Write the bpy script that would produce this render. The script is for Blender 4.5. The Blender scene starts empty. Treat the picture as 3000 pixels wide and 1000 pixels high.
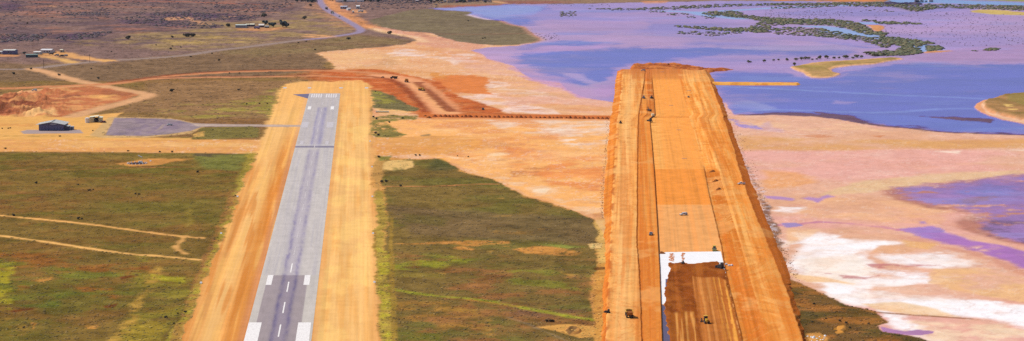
import bpy, bmesh, math, random
import numpy as np
from mathutils import Vector, Matrix

sc = bpy.context.scene
# ------------------------------------------------------------------ camera
F, PITCH, HCAM = 7090.0, math.atan(843 / 7090.0), 202.0     # focal length in photo pixels, metres above the plain
cd = bpy.data.cameras.new('camera'); cam = bpy.data.objects.new('camera', cd)
sc.collection.objects.link(cam); sc.camera = cam
cd.sensor_width = 36; cd.lens = 36 * F / 3000; cd.clip_start = 1; cd.clip_end = 120000
cam.location = (0, 0, HCAM); cam.rotation_euler = (math.pi / 2 - PITCH, 0, 0)
# ------------------------------------------------------------------ sky and sun
AZ, EL = math.radians(-62), math.radians(50)
w = bpy.data.worlds.new('World'); sc.world = w; w.use_nodes = True
nt = w.node_tree; bg = nt.nodes['Background']; sky = nt.nodes.new('ShaderNodeTexSky')
sky.sky_type = 'NISHITA'; sky.sun_disc = False; sky.sun_elevation = EL; sky.sun_rotation = AZ
bg.inputs[1].default_value = .10
nt.links.new(sky.outputs[0], bg.inputs[0])
sd = bpy.data.lights.new('sun', 'SUN'); sd.energy = 4.3; sd.color = (1, .955, .89); sd.angle = math.radians(.5)
so = bpy.data.objects.new('sun', sd); sc.collection.objects.link(so)
SUNV = Vector((math.sin(AZ) * math.cos(EL), math.cos(AZ) * math.cos(EL), math.sin(EL)))
so.rotation_euler = SUNV.to_track_quat('Z', 'Y').to_euler()
vs = sc.view_settings
vs.view_transform = 'Standard'; vs.look = 'None'; vs.exposure = 0.06; vs.gamma = 1.0; vs.use_curve_mapping = False
sc.cycles.use_denoising = False
sc.cycles.max_bounces = 6; sc.cycles.volume_bounces = 0

# ------------------------------------------------------------------ helpers
COL = sc.collection
CT, ST = math.cos(PITCH), math.sin(PITCH)
KILL = np.array([1.29, 1.31, 1.36])          # how bright a flat white surface comes out under this sun and sky
def lin(c):
    c = np.asarray(c, float) / 255.
    return np.where(c < .04045, c / 12.92, ((c + .055) / 1.055) ** 2.4)
def A(r, g, b):                              # base colour of a flat surface that looks (r,g,b) in daylight
    return np.clip(lin((r, g, b)) / KILL, .004, .82)
def P(x, y, z=0.0):                          # photo pixel -> point on the level plane z
    u = y + 343.0
    Z = F * (HCAM - z) / (CT * u)
    return ((x - 1500.0) * Z / F, F * (HCAM - z) / (CT * CT * u) - (HCAM - z) * ST / CT, z)
def PA(x, y, z):
    u = y + 343.0; h = HCAM - z; Z = F * h / (CT * u)
    return np.stack([(x - 1500.0) * Z / F, F * h / (CT * CT * u) - h * ST / CT, np.broadcast_to(z, np.shape(x)).astype(float)], -1)
def ppm(y, z=0): return CT * (y + 343.0) / (HCAM - z)       # photo pixels per metre at row y

def hash2(ix, iy, s):
    h = (ix * 374761393 + iy * 668265263 + s * 974634777) & 0xffffffff
    h = ((h ^ (h >> 13)) * 1274126177) & 0xffffffff
    return ((h ^ (h >> 16)) & 0xffff) / 65535.0
def vnoise(x, y, s):
    x0 = np.floor(x); y0 = np.floor(y); fx = x - x0; fy = y - y0
    ix = x0.astype(np.int64) + 100000; iy = y0.astype(np.int64) + 100000
    fx = fx * fx * (3 - 2 * fx); fy = fy * fy * (3 - 2 * fy)
    a = hash2(ix, iy, s); b = hash2(ix + 1, iy, s); c = hash2(ix, iy + 1, s); d = hash2(ix + 1, iy + 1, s)
    return (a + (b - a) * fx) * (1 - fy) + (c + (d - c) * fx) * fy
def fbm(x, y, s, octv=4, gain=.5, rot=1.):   # about -1..1
    t = 0; amp = 1; tot = 0
    for i in range(octv):
        ca, sa = math.cos((.6 * i + .3) * rot), math.sin((.6 * i + .3) * rot)
        t = t + amp * (vnoise((x * ca - y * sa) * 2 ** i, (x * sa + y * ca) * 2 ** i, s + 17 * i) * 2 - 1)
        tot += amp; amp *= gain
    return np.clip(t / tot * 1.7, -1, 1)
def streak(x, y, s, octv=4, gain=.5):        # long grain: fine across, slow along
    t = 0; amp = 1; tot = 0
    for i in range(octv):
        t = t + amp * (vnoise(x * 2 ** i + 7.3 * i + .35 * vnoise(x * 0, y * .7, s + 3), y * 1.25 ** i + .37 * np.floor(x * 2 ** i), s + 17 * i) * 2 - 1); tot += amp; amp *= gain
    return np.clip(t / tot * 1.7, -1, 1)
def sstep(a, b, x):
    t = np.clip((x - a) / (b - a), 0, 1); return t * t * (3 - 2 * t)
def poly_sd(px, py, poly, ys):               # signed distance, positive inside; rows weigh ys times as much as columns
    best = np.full(px.shape, 1e18); ins = np.zeros(px.shape, bool); n = len(poly)
    for i in range(n):
        ax, ay = poly[i]; bx, by = poly[(i + 1) % n]
        if ay != by:
            cr = ((ay > py) != (by > py))
            xi = (bx - ax) * (py - ay) / (by - ay) + ax
            ins ^= cr & (px < xi)
        dx, dy = bx - ax, (by - ay) * ys
        qx, qy = px - ax, (py - ay) * ys
        t = np.clip((qx * dx + qy * dy) / max(dx * dx + dy * dy, 1e-9), 0, 1)
        d = (qx - t * dx) ** 2 + (qy - t * dy) ** 2
        np.minimum(best, d, out=best)
    return np.where(ins, 1, -1) * np.sqrt(best)
def line_d(px, py, pts):
    best = np.full(px.shape, 1e18)
    for (ax, ay), (bx, by) in zip(pts[:-1], pts[1:]):
        dx, dy = bx - ax, by - ay; qx, qy = px - ax, py - ay
        t = np.clip((qx * dx + qy * dy) / max(dx * dx + dy * dy, 1e-9), 0, 1)
        np.minimum(best, (qx - t * dx) ** 2 + (qy - t * dy) ** 2, out=best)
    return np.sqrt(best)
def smooth(pts, n=5):                        # Catmull-Rom through the points
    if len(pts) < 3: return pts
    p = [pts[0]] + list(pts) + [pts[-1]]; out = []
    for i in range(1, len(p) - 2):
        for k in range(n):
            t = k / n; q = []
            for a in (0, 1):
                p0, p1, p2, p3 = p[i - 1][a], p[i][a], p[i + 1][a], p[i + 2][a]
                q.append(.5 * (2 * p1 + (p2 - p0) * t + (2 * p0 - 5 * p1 + 4 * p2 - p3) * t * t + (3 * p1 - p0 - 3 * p2 + p3) * t ** 3))
            out.append(tuple(q))
    return out + [pts[-1]]

def make_mesh(name, verts, faces):
    me = bpy.data.meshes.new(name); verts = np.asarray(verts, np.float32); faces = np.asarray(faces, np.int32)
    k = faces.shape[1]
    me.vertices.add(len(verts)); me.vertices.foreach_set('co', verts.ravel())
    me.loops.add(faces.size); me.loops.foreach_set('vertex_index', faces.ravel())
    me.polygons.add(len(faces)); me.polygons.foreach_set('loop_start', np.arange(0, faces.size, k, dtype=np.int32))
    me.update(calc_edges=True); me.validate(); return me
def set_attr(me, name, arr):
    arr = np.asarray(arr, np.float32)
    if arr.ndim == 2:
        a = me.attributes.new(name, 'FLOAT_COLOR', 'POINT')
        a.data.foreach_set('color', np.concatenate([arr, np.ones((len(arr), 1), np.float32)], 1).ravel())
    else:
        a = me.attributes.new(name, 'FLOAT', 'POINT'); a.data.foreach_set('value', arr)
def link(name, me, mat=None, parent=None, loc=None, rz=0.):
    o = bpy.data.objects.new(name, me); COL.objects.link(o)
    if mat is not None and me is not None and not len(me.materials): me.materials.append(mat)
    if parent is not None: o.parent = parent
    if loc is not None: o.location = loc
    o.rotation_euler.z = rz
    return o
def tag(o, label=None, cat=None, group=None, kind=None):
    if label: o['label'] = label
    if cat: o['category'] = cat
    if group: o['group'] = group
    if kind: o['kind'] = kind
    return o
def copy_tree(o, loc, rz, scale=None):
    r = o.copy(); COL.objects.link(r); r.location = loc; r.rotation_euler.z = rz
    if scale is not None: r.scale = (scale,) * 3 if np.isscalar(scale) else scale
    for ch in o.children:
        c = ch.copy(); COL.objects.link(c); c.parent = r
        for g in ch.children:
            d = g.copy(); COL.objects.link(d); d.parent = c
    return r

# ------------------------------------------------------------------ materials
def mat_attr(name, rough=.95, spec=.15, nscale=.9, namp=.16, bump=0., nscale2=.12, rough_attr=False, wave=False):
    m = bpy.data.materials.new(name); m.use_nodes = True; t = m.node_tree; L = t.links; N = t.nodes
    b = N['Principled BSDF']; b.inputs['Roughness'].default_value = rough; b.inputs['Specular IOR Level'].default_value = spec
    at = N.new('ShaderNodeAttribute'); at.attribute_name = 'tint'
    geo = N.new('ShaderNodeNewGeometry')
    n1 = N.new('ShaderNodeTexNoise'); n1.inputs['Scale'].default_value = nscale; n1.inputs['Detail'].default_value = 5
    n2 = N.new('ShaderNodeTexNoise'); n2.inputs['Scale'].default_value = nscale2; n2.inputs['Detail'].default_value = 3
    L.new(geo.outputs['Position'], n1.inputs['Vector']); L.new(geo.outputs['Position'], n2.inputs['Vector'])
    ad = N.new('ShaderNodeMath'); ad.operation = 'ADD'; L.new(n1.outputs['Fac'], ad.inputs[0]); L.new(n2.outputs['Fac'], ad.inputs[1])
    mr = N.new('ShaderNodeMapRange'); mr.inputs['From Min'].default_value = .6; mr.inputs['From Max'].default_value = 1.4
    mr.inputs['To Min'].default_value = 1 - namp; mr.inputs['To Max'].default_value = 1 + namp
    L.new(ad.outputs[0], mr.inputs['Value'])
    vm = N.new('ShaderNodeVectorMath'); vm.operation = 'SCALE'
    L.new(at.outputs['Color'], vm.inputs[0]); L.new(mr.outputs[0], vm.inputs['Scale'])
    L.new(vm.outputs[0], b.inputs['Base Color'])
    if rough_attr:
        ar = N.new('ShaderNodeAttribute'); ar.attribute_name = 'gloss'
        mm = N.new('ShaderNodeMapRange'); mm.inputs['To Min'].default_value = rough; mm.inputs['To Max'].default_value = .3
        L.new(ar.outputs['Fac'], mm.inputs['Value']); L.new(mm.outputs[0], b.inputs['Roughness'])
    if bump:
        bp = N.new('ShaderNodeBump'); bp.inputs['Strength'].default_value = bump; bp.inputs['Distance'].default_value = .25
        L.new(n1.outputs['Fac'], bp.inputs['Height']); L.new(bp.outputs[0], b.inputs['Normal'])
    return m
_mats = {}
def mat(rgb, rough=.6, spec=.3, metal=0., var=.12, scale=1.5):
    key = (tuple(rgb), rough, spec, metal, var, scale)
    if key in _mats: return _mats[key]
    m = bpy.data.materials.new('paint_%d' % len(_mats)); m.use_nodes = True; t = m.node_tree; N = t.nodes; L = t.links
    b = N['Principled BSDF']; b.inputs['Roughness'].default_value = rough; b.inputs['Specular IOR Level'].default_value = spec
    b.inputs['Metallic'].default_value = metal
    c = A(*rgb); geo = N.new('ShaderNodeNewGeometry'); n = N.new('ShaderNodeTexNoise')
    n.inputs['Scale'].default_value = scale; n.inputs['Detail'].default_value = 4; L.new(geo.outputs['Position'], n.inputs['Vector'])
    mx = N.new('ShaderNodeMix'); mx.data_type = 'RGBA'
    mx.inputs['A'].default_value = (*(c * (1 - var)), 1); mx.inputs['B'].default_value = (*np.clip(c * (1 + var), 0, .85), 1)
    L.new(n.outputs['Fac'], mx.inputs['Factor']); L.new(mx.outputs['Result'], b.inputs['Base Color'])
    _mats[key] = m; return m

# ------------------------------------------------------------------ painting base colours on meshes
class Painter:
    """Points with photo-map coordinates (x, y), world coordinates and the base colour, gloss, height and zone of each."""
    def __init__(s, xx, yy, wx, wy):
        s.x, s.y, s.wx, s.wy = xx.ravel(), yy.ravel(), wx.ravel(), wy.ravel()
        s.n = len(s.x); s.C = np.zeros((s.n, 3)); s.G = np.zeros(s.n); s.Zn = np.zeros(s.n, np.int32)
        s.H = np.zeros(s.n); s.Amp = np.full(s.n, .1); s.cache = {}
        s.w1 = fbm(s.wx / 45, s.wy / 45, 11, 5, .7); s.w2 = fbm(s.wx / 45, s.wy / 45, 57, 5, .7)
        s.w3 = fbm(s.wx / 9, s.wy / 9, 91, 3, .6)
    def noise(s, sc_, seed, octv=4, gain=.5, ax=1., ay=1.):
        k = (sc_, seed, octv, gain, ax, ay)
        if k not in s.cache:
            if len(s.cache) > 14: s.cache.pop(next(iter(s.cache)))
            s.cache[k] = fbm(s.wx / sc_ * ax, s.wy / sc_ * ay, seed, octv, gain)
        return s.cache[k]
    def put(s, idx, m, col=None, alpha=1., zone=None, gloss=None, amp=None, height=None, zthr=.5):
        m = m * alpha
        if col is not None:
            c = A(*col); s.C[idx] += (c - s.C[idx]) * m[:, None]
        if gloss is not None: s.G[idx] += (gloss - s.G[idx]) * m
        if amp is not None: s.Amp[idx] += (amp - s.Amp[idx]) * m
        if height is not None: s.H[idx] += (height - s.H[idx]) * m
        if zone is not None: s.Zn[idx[m > zthr]] = zone
    def poly(s, pts, col=None, soft=5., warp=8., ys=3., tex=None, **k):
        x0 = min(p[0] for p in pts) - soft - warp - 4; x1 = max(p[0] for p in pts) + soft + warp + 4
        y0 = min(p[1] for p in pts) - (soft + warp) / ys - 3; y1 = max(p[1] for p in pts) + (soft + warp) / ys + 3
        idx = np.nonzero((s.x > x0) & (s.x < x1) & (s.y > y0) & (s.y < y1))[0]
        if not len(idx): return
        d = poly_sd(s.x[idx] + warp * s.w1[idx], s.y[idx] + warp / ys * s.w2[idx], pts, ys) + warp * .35 * s.w3[idx]
        m = sstep(-soft, soft, d)
        if tex is not None: m = m * tex(idx)
        s.put(idx, m, col, **k)
        return idx, m
    def road(s, pts, width, col=None, soft=2., warp=1.5, tex=None, off=0., **k):     # width and softness in metres
        pts = smooth(pts); wp = [P(*p)[:2] for p in pts]
        if off:
            q = []
            for i, p in enumerate(wp):
                a = wp[max(i - 1, 0)]; b = wp[min(i + 1, len(wp) - 1)]; t = Vector((b[0] - a[0], b[1] - a[1])).normalized()
                q.append((p[0] - t.y * off, p[1] + t.x * off))
            wp = q
        R = width + soft + warp + 3
        x0 = min(p[0] for p in wp) - R; x1 = max(p[0] for p in wp) + R; y0 = min(p[1] for p in wp) - R; y1 = max(p[1] for p in wp) + R
        idx = np.nonzero((s.wx > x0) & (s.wx < x1) & (s.wy > y0) & (s.wy < y1))[0]
        if not len(idx): return
        d = width / 2 - line_d(s.wx[idx], s.wy[idx], wp) + warp * s.w3[idx]
        m = sstep(-soft, soft, d)
        if tex is not None: m = m * tex(idx)
        s.put(idx, m, col, **k)
    def patches(s, lo, hi, sc_, seed, octv=5, gain=.66, ax=1., ay=1.):               # a texture mask for put()
        mid, half = (lo + hi) / 2, (hi - lo) * .62
        return lambda idx: sstep(mid - half, mid + half, 1.15 * fbm(s.wx[idx] / sc_ * ax, s.wy[idx] / sc_ * ay, seed, octv, gain))

# ================================================================== TERRAIN
xs = np.arange(-420, 3421, 2.7); ysr = np.concatenate([np.arange(-70, 420, 1.75), np.arange(420, 1075, 2.3)])
GX, GY = np.meshgrid(xs, ysr)
GW = PA(GX, GY, 0.0)
T = Painter(GX, GY, GW[..., 0], GW[..., 1])
ZONES = ['ground', 'tidal_flat', 'lagoon_water', 'island', 'borrow_pit', 'runway_strip', 'cross_strip', 'dirt_road',
         'main_road', 'apron', 'hangar_yard', 'creek', 'mud_bank', 'haul_road', 'causeway']
Zid = {n: i for i, n in enumerate(ZONES)}
BIG = 5000
# ---- the scrub plain
T.C[:] = A(138, 106, 64); T.Amp[:] = .36
n_big = T.noise(160, 3, 4); n_mid = T.noise(30, 5, 4); n_fin = T.noise(7, 7, 3)
allp = [(-BIG, -400), (BIG, -400), (BIG, 2000), (-BIG, 2000)]
T.poly(allp, (126, 104, 54), tex=T.patches(-.1, .6, 60, 21), alpha=.7)
T.poly(allp, (146, 102, 66), tex=T.patches(.0, .7, 90, 22), alpha=.6)
# far plain, browner and greyer: some haze is put into the colour
T.poly([(-BIG, -400), (BIG, -400), (BIG, 40), (1500, 130), (800, 190), (-BIG, 235)], (132, 104, 96), soft=60, warp=30)
T.poly([(-BIG, -400), (900, -400), (880, 30), (600, 130), (-BIG, 170)], (108, 86, 88), soft=20, warp=30, tex=T.patches(-.35, .45, 70, 31))
T.poly([(-BIG, -400), (900, -400), (860, 30), (400, 105), (-BIG, 140)], (160, 110, 92), tex=T.patches(.1, .7, 60, 32), alpha=.7)
for pl in ([(380, 100), (640, 62), (880, 70), (1030, 92), (960, 106), (720, 132), (500, 152), (330, 130)],
           [(820, 40), (930, 40), (1000, 66), (1040, 90), (850, 110), (760, 70)]):
    T.poly(pl, (160, 132, 88), soft=25, warp=25, tex=T.patches(-.6, .5, 40, 33), alpha=.85)
T.poly([(480, 108), (640, 100), (760, 112), (700, 130), (560, 138), (470, 126)], (178, 146, 88), soft=20, warp=20, tex=T.patches(-.4, .5, 30, 34), alpha=.8)
T.poly([(200, 120), (420, 118), (380, 128), (260, 136)], (166, 136, 86), soft=14, warp=12, alpha=.7, tex=T.patches(-.5, .4, 30, 35))
# dark thicket soil, lilac haze put into its colour, and pale scrapes far left
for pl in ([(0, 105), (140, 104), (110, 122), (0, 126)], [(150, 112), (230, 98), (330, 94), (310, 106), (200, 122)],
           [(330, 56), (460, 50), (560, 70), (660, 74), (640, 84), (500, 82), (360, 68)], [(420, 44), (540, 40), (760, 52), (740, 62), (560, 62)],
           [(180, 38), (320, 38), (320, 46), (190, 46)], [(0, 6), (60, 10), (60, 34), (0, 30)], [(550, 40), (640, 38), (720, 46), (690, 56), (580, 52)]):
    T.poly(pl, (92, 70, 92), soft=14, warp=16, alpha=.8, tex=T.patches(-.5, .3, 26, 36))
for pl in ([(470, 54), (540, 50), (545, 58), (480, 60)], [(530, 46), (560, 52), (600, 68), (620, 72), (560, 62)], [(140, 16), (165, 18), (165, 22), (140, 20)],
           [(560, 62), (620, 70), (590, 73)], [(640, 46), (690, 50), (660, 53)]):
    T.poly(pl, (205, 150, 110), soft=5, warp=6, alpha=.8)
T.road([(60, 38), (180, 37), (250, 37), (330, 34), (440, 34)], 10, (176, 140, 128), soft=6, alpha=.7)
T.road([(90, 6), (200, 8), (330, 5), (480, 4), (640, 9), (760, 14)], 16, (184, 108, 84), soft=10, alpha=.75)
# middle plain between the main road and the runway
T.poly([(-BIG, 215), (300, 186), (640, 152), (940, 116), (1060, 100), (1230, 122), (960, 158), (950, 210), (780, 224), (260, 238), (-BIG, 255)], (130, 102, 76), soft=14, warp=12)
T.poly([(620, 150), (900, 122), (1060, 104), (1200, 122), (960, 150), (700, 170)], (136, 112, 78), soft=14, warp=14, tex=T.patches(-.5, .4, 50, 41))
T.poly([(430, 242), (900, 234), (830, 252), (790, 345), (600, 350), (420, 330), (340, 330), (420, 290)], (148, 112, 76), soft=12, warp=10)
T.poly([(430, 300), (820, 290), (795, 350), (600, 350), (450, 340)], (162, 142, 70), soft=14, warp=14, tex=T.patches(-.3, .5, 40, 42))
T.poly([(700, 300), (810, 262), (800, 345), (720, 340)], (150, 140, 58), soft=14, warp=14, tex=T.patches(-.2, .5, 25, 43), alpha=.8)
# left foreground field
fieldL = [(-BIG, 445), (715, 452), (690, 560), (610, 735), (470, 1080), (-BIG, 1080)]
T.poly(fieldL, (132, 104, 56), soft=5, warp=12)
T.poly(fieldL, (116, 104, 48), tex=T.patches(-.2, .5, 55, 51), alpha=.75)
T.poly(fieldL, (142, 100, 56), tex=T.patches(.1, .7, 40, 52), alpha=.7)
T.poly([(-BIG, 448), (715, 455), (712, 490), (-BIG, 496)], (140, 110, 62), soft=9, warp=10, tex=T.patches(-.3, .4, 26, 53), alpha=.8)
T.poly([(560, 452), (722, 452), (700, 500), (600, 492)], (120, 124, 66), soft=16, warp=14, alpha=.7)
T.poly([(560, 448), (700, 448), (640, 462), (570, 462)], (92, 76, 66), soft=10, warp=8, alpha=.8, tex=T.patches(-.5, .3, 16, 153))
T.poly([(-100, 735), (240, 742), (420, 772), (470, 830), (300, 800), (-100, 770)], (160, 100, 52), soft=16, warp=26, tex=T.patches(-.15, .45, 22, 54), alpha=.85)
T.poly([(-100, 520), (70, 530), (150, 600), (20, 625), (-100, 610)], (142, 96, 56), soft=16, warp=26, tex=T.patches(-.15, .5, 22, 55), alpha=.7)
T.poly([(40, 830), (330, 838), (360, 880), (200, 865), (60, 850)], (156, 96, 48), soft=14, warp=24, tex=T.patches(.0, .5, 18, 56), alpha=.8)
T.poly([(-100, 760), (420, 800), (440, 860), (200, 860), (100, 900), (-100, 905)], (116, 118, 50), soft=16, warp=22, tex=T.patches(-.3, .4, 32, 57), alpha=.8)
T.poly([(-100, 755), (40, 765), (36, 790), (32, 840), (40, 865), (36, 910), (-100, 920)], (176, 158, 48), soft=9, warp=12, tex=T.patches(-.3, .3, 20, 58), alpha=.8)
T.poly([(-100, 900), (90, 915), (80, 1000), (-100, 1010)], (170, 128, 62), soft=16, warp=16, tex=T.patches(-.1, .4, 16, 59), alpha=.8)
for pl in ([(350, 812), (402, 806), (395, 813), (355, 820)], [(300, 898), (345, 890), (332, 903), (306, 904)], [(30, 912), (100, 903), (96, 908), (40, 917)]):
    T.poly(pl, (112, 58, 34), soft=4, warp=4, alpha=.85)
for pl in ([(80, 820), (150, 812), (145, 828)], [(250, 955), (290, 955), (280, 966), (250, 965)], [(85, 945), (108, 950), (98, 966)], [(120, 690), (160, 690), (150, 694), (125, 693)]):
    T.poly(pl, (205, 140, 72), soft=6, warp=6, alpha=.8, tex=T.patches(-.4, .2, 8, 60))
T.poly([(390, 745), (600, 765), (560, 860), (470, 1010), (330, 1010), (380, 900)], (150, 132, 56), soft=16, warp=18, tex=T.patches(-.05, .5, 24, 61), alpha=.8)
T.poly([(440, 805), (540, 815), (545, 830), (450, 822)], (184, 172, 52), soft=8, warp=8, alpha=.7)
T.poly([(380, 930), (520, 900), (470, 1010), (350, 1010)], (170, 140, 56), soft=16, warp=18, tex=T.patches(-.3, .4, 15, 62), alpha=.8)
T.poly([(20, 865), (180, 870), (170, 905), (60, 900)], (108, 118, 50), soft=16, warp=16, tex=T.patches(-.3, .4, 25, 63), alpha=.7)
# field between the two runways
fieldM = [(1118, 468), (1215, 463), (1298, 465), (1330, 484), (1370, 505), (1440, 526), (1500, 556), (1560, 578), (1620, 596), (1680, 616), (1722, 636),
          (1745, 650), (1748, 720), (1742, 790), (1730, 850), (1735, 920), (1760, 1080), (1140, 1080), (1130, 700)]
T.poly([(1060, 440), (1800, 440), (1800, 1080), (1060, 1080)], (215, 150, 88), soft=8)
T.poly(fieldM, (130, 104, 60), soft=6, warp=16)
T.poly(fieldM, (114, 106, 54), tex=T.patches(-.1, .5, 50, 71), alpha=.7)
T.poly([(1120, 600), (1748, 640), (1748, 720), (1480, 708), (1200, 690)], (124, 98, 72), soft=20, warp=20, alpha=.75)
T.poly([(1130, 740), (1740, 760), (1740, 1080), (1130, 1080)], (160, 106, 66), soft=20, warp=20, tex=T.patches(-.1, .6, 22, 72), alpha=.85)
T.poly([(1130, 742), (1320, 744), (1450, 760), (1300, 790), (1240, 815), (1140, 800)], (150, 146, 50), soft=14, warp=20, tex=T.patches(-.4, .3, 22, 73), alpha=.85)
T.poly([(1420, 785), (1760, 800), (1740, 850), (1500, 835)], (130, 126, 52), soft=14, warp=20, tex=T.patches(-.3, .4, 20, 74), alpha=.8)
T.poly([(1140, 890), (1300, 885), (1420, 930), (1460, 985), (1300, 975), (1160, 930)], (172, 124, 62), soft=14, warp=24, tex=T.patches(-.15, .35, 14, 75), alpha=.85)
T.poly([(1150, 800), (1300, 800), (1300, 815), (1150, 812)], (150, 128, 60), soft=10, warp=10, alpha=.6)
T.poly([(1145, 975), (1300, 978), (1300, 1000), (1145, 1000)], (110, 110, 44), soft=14, warp=14, alpha=.7, tex=T.patches(-.3, .3, 22, 76))
T.poly([(1170, 625), (1320, 640), (1300, 660), (1180, 655)], (112, 98, 52), soft=12, warp=14, alpha=.6)
T.poly([(1400, 880), (1560, 900), (1720, 905), (1700, 930), (1500, 925)], (128, 88, 72), soft=14, warp=16, alpha=.7, tex=T.patches(-.4, .3, 20, 77))
T.poly([(1270, 462), (1420, 466), (1320, 500), (1260, 500)], (92, 92, 62), soft=12, warp=10, alpha=.6)
# ---- the tidal flats (dry)
flatW = [(925, 156), (975, 150), (1030, 146), (1090, 141), (1150, 135), (1200, 127), (1226, 121), (1214, 113), (1190, 106), (1150, 98), (1100, 88), (1084, 80),
         (1130, 82), (1180, 92), (1260, 97), (1300, 112), (1345, 124), (1400, 131), (1470, 133), (1520, 132), (1580, 122), (1700, 130), (1900, 200), (1900, 700),
         (1765, 700), (1745, 648), (1720, 635), (1680, 615), (1620, 595), (1560, 578), (1500, 556), (1440, 525), (1370, 505), (1330, 485), (1298, 465), (1215, 466), (1090, 455),
         (1088, 405), (1090, 330), (1110, 255), (960, 225), (985, 195), (965, 180)]
T.poly(flatW, (232, 172, 120), soft=4, warp=7, zone=1, amp=.08)
T.poly(flatW, (222, 150, 92), tex=T.patches(-.1, .55, 70, 81), alpha=.75)
T.poly([(930, 158), (1090, 150), (1200, 160), (1190, 190), (1010, 210), (975, 190)], (236, 182, 122), soft=20, warp=20, tex=T.patches(-.5, .3, 40, 82), alpha=.8)
T.poly([(1130, 165), (1180, 180), (1150, 195), (1060, 198), (1120, 182)], (206, 150, 100), soft=15, warp=16, alpha=.7)
T.poly([(1085, 80), (1130, 84), (1220, 98), (1300, 112), (1420, 134), (1400, 150), (1290, 140), (1220, 130), (1230, 118), (1150, 97)], (216, 150, 120), soft=8, warp=8, alpha=.8)
T.road([(1085, 80), (1130, 95), (1180, 104), (1225, 112), (1240, 124)], 14, (244, 200, 150), soft=8, alpha=.7)
T.poly([(1150, 86), (1240, 100), (1300, 116), (1290, 118), (1220, 104)], (160, 92, 76), soft=6, warp=7, alpha=.7, tex=T.patches(-.4, .3, 24, 83))
T.road([(1090, 80), (1200, 92), (1290, 100), (1390, 101), (1500, 99), (1580, 97)], 12, (176, 108, 92), soft=8, alpha=.5)
# pink-white crust streaks on the west flat
for pl, c in (([(1135, 158), (1160, 146), (1210, 140), (1240, 150), (1330, 155), (1400, 160), (1380, 172), (1300, 172), (1180, 170), (1150, 168)], (236, 205, 190)),
              ([(1290, 170), (1400, 178), (1340, 186), (1330, 195), (1380, 215), (1360, 225), (1330, 222), (1345, 210), (1335, 195)], (240, 205, 185)),
              ([(1420, 230), (1470, 240), (1530, 262), (1600, 270), (1640, 290), (1500, 280), (1440, 262), (1420, 248), (1440, 240)], (240, 205, 185)),
              ([(1320, 275), (1450, 272), (1520, 286), (1500, 330), (1460, 320), (1400, 298), (1340, 290)], (238, 200, 182)),
              ([(1268, 255), (1305, 256), (1324, 265), (1310, 273), (1288, 270)], (246, 226, 206)),
              ([(1500, 300), (1620, 318), (1640, 334), (1560, 332), (1480, 322)], (240, 210, 196)),
              ([(1440, 330), (1500, 334), (1540, 338), (1480, 338)], (244, 218, 204))):
    T.poly(pl, c, soft=6, warp=12, tex=T.patches(-.45, .15, 28, 84), alpha=.9)
T.poly([(1300, 150), (1560, 160), (1640, 245), (1790, 296), (1790, 340), (1500, 320), (1420, 240)], (228, 172, 150), soft=16, warp=18, tex=T.patches(-.5, .3, 60, 85), alpha=.75)
# orange patches
T.poly([(1260, 215), (1340, 222), (1420, 224), (1442, 235), (1424, 250), (1440, 268), (1446, 278), (1330, 274), (1280, 250)], (220, 130, 72), soft=7, warp=16, amp=.12, zone=13)
T.poly([(1010, 196), (1200, 205), (1340, 212), (1300, 230), (1200, 222), (1050, 206)], (220, 150, 82), soft=14, warp=12, alpha=.85)
T.poly([(1480, 262), (1700, 282), (1700, 290), (1500, 275)], (216, 160, 112), soft=8, warp=8, alpha=.6)
# the lower part of the west flat, below the causeway
T.poly([(1090, 350), (1800, 350), (1785, 640), (1560, 575), (1330, 478), (1090, 408)], (246, 176, 98), soft=8, warp=6)
T.poly([(1420, 352), (1790, 352), (1785, 425), (1700, 430), (1600, 400), (1480, 385)], (236, 200, 172), soft=14, warp=22, tex=T.patches(-.5, .25, 34, 86), alpha=.95)
T.poly([(1560, 370), (1720, 388), (1680, 425), (1600, 402)], (248, 222, 200), soft=14, warp=22, tex=T.patches(-.35, .3, 22, 87), alpha=.9)
T.poly([(1180, 350), (1560, 352), (1600, 380), (1660, 420), (1540, 405), (1400, 392), (1250, 372)], (230, 150, 82), soft=12, warp=20, tex=T.patches(-.25, .35, 34, 88), alpha=.85)
T.poly([(1500, 430), (1785, 440), (1780, 560), (1640, 540), (1480, 470)], (240, 152, 76), soft=20, warp=24, tex=T.patches(-.2, .5, 40, 89), alpha=.9)
T.poly([(1300, 455), (1500, 445), (1520, 455), (1360, 468)], (246, 206, 160), soft=10, warp=14, tex=T.patches(-.4, .2, 20, 90), alpha=.9)
T.poly([(1400, 500), (1500, 520), (1640, 560), (1620, 582), (1500, 545), (1440, 522)], (240, 190, 140), soft=10, warp=14, tex=T.patches(-.3, .3, 16, 91), alpha=.9)
T.poly([(1560, 555), (1610, 553), (1600, 565), (1560, 563)], (248, 220, 185), soft=6, warp=6, alpha=.8)
T.poly([(1600, 575), (1780, 590), (1770, 640), (1720, 632)], (240, 190, 140), soft=8, warp=14, tex=T.patches(-.2, .3, 10, 92), alpha=.9)
T.poly([(1290, 405), (1480, 398), (1600, 420), (1560, 450), (1380, 470), (1300, 450)], (226, 144, 72), soft=16, warp=24, tex=T.patches(-.3, .4, 30, 247), alpha=.85)
T.poly([(1480, 430), (1780, 470), (1770, 590), (1600, 540)], (228, 134, 62), soft=18, warp=26, tex=T.patches(-.1, .5, 24, 248), alpha=.85)
T.poly([(1735, 628), (1765, 624), (1768, 634), (1738, 636)], (206, 140, 84), soft=3, warp=3, alpha=.9)
T.poly([(1500, 488), (1590, 486), (1580, 515), (1500, 520)], (200, 124, 58), soft=12, warp=14, tex=T.patches(-.1, .3, 7, 93), alpha=.8)
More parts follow.
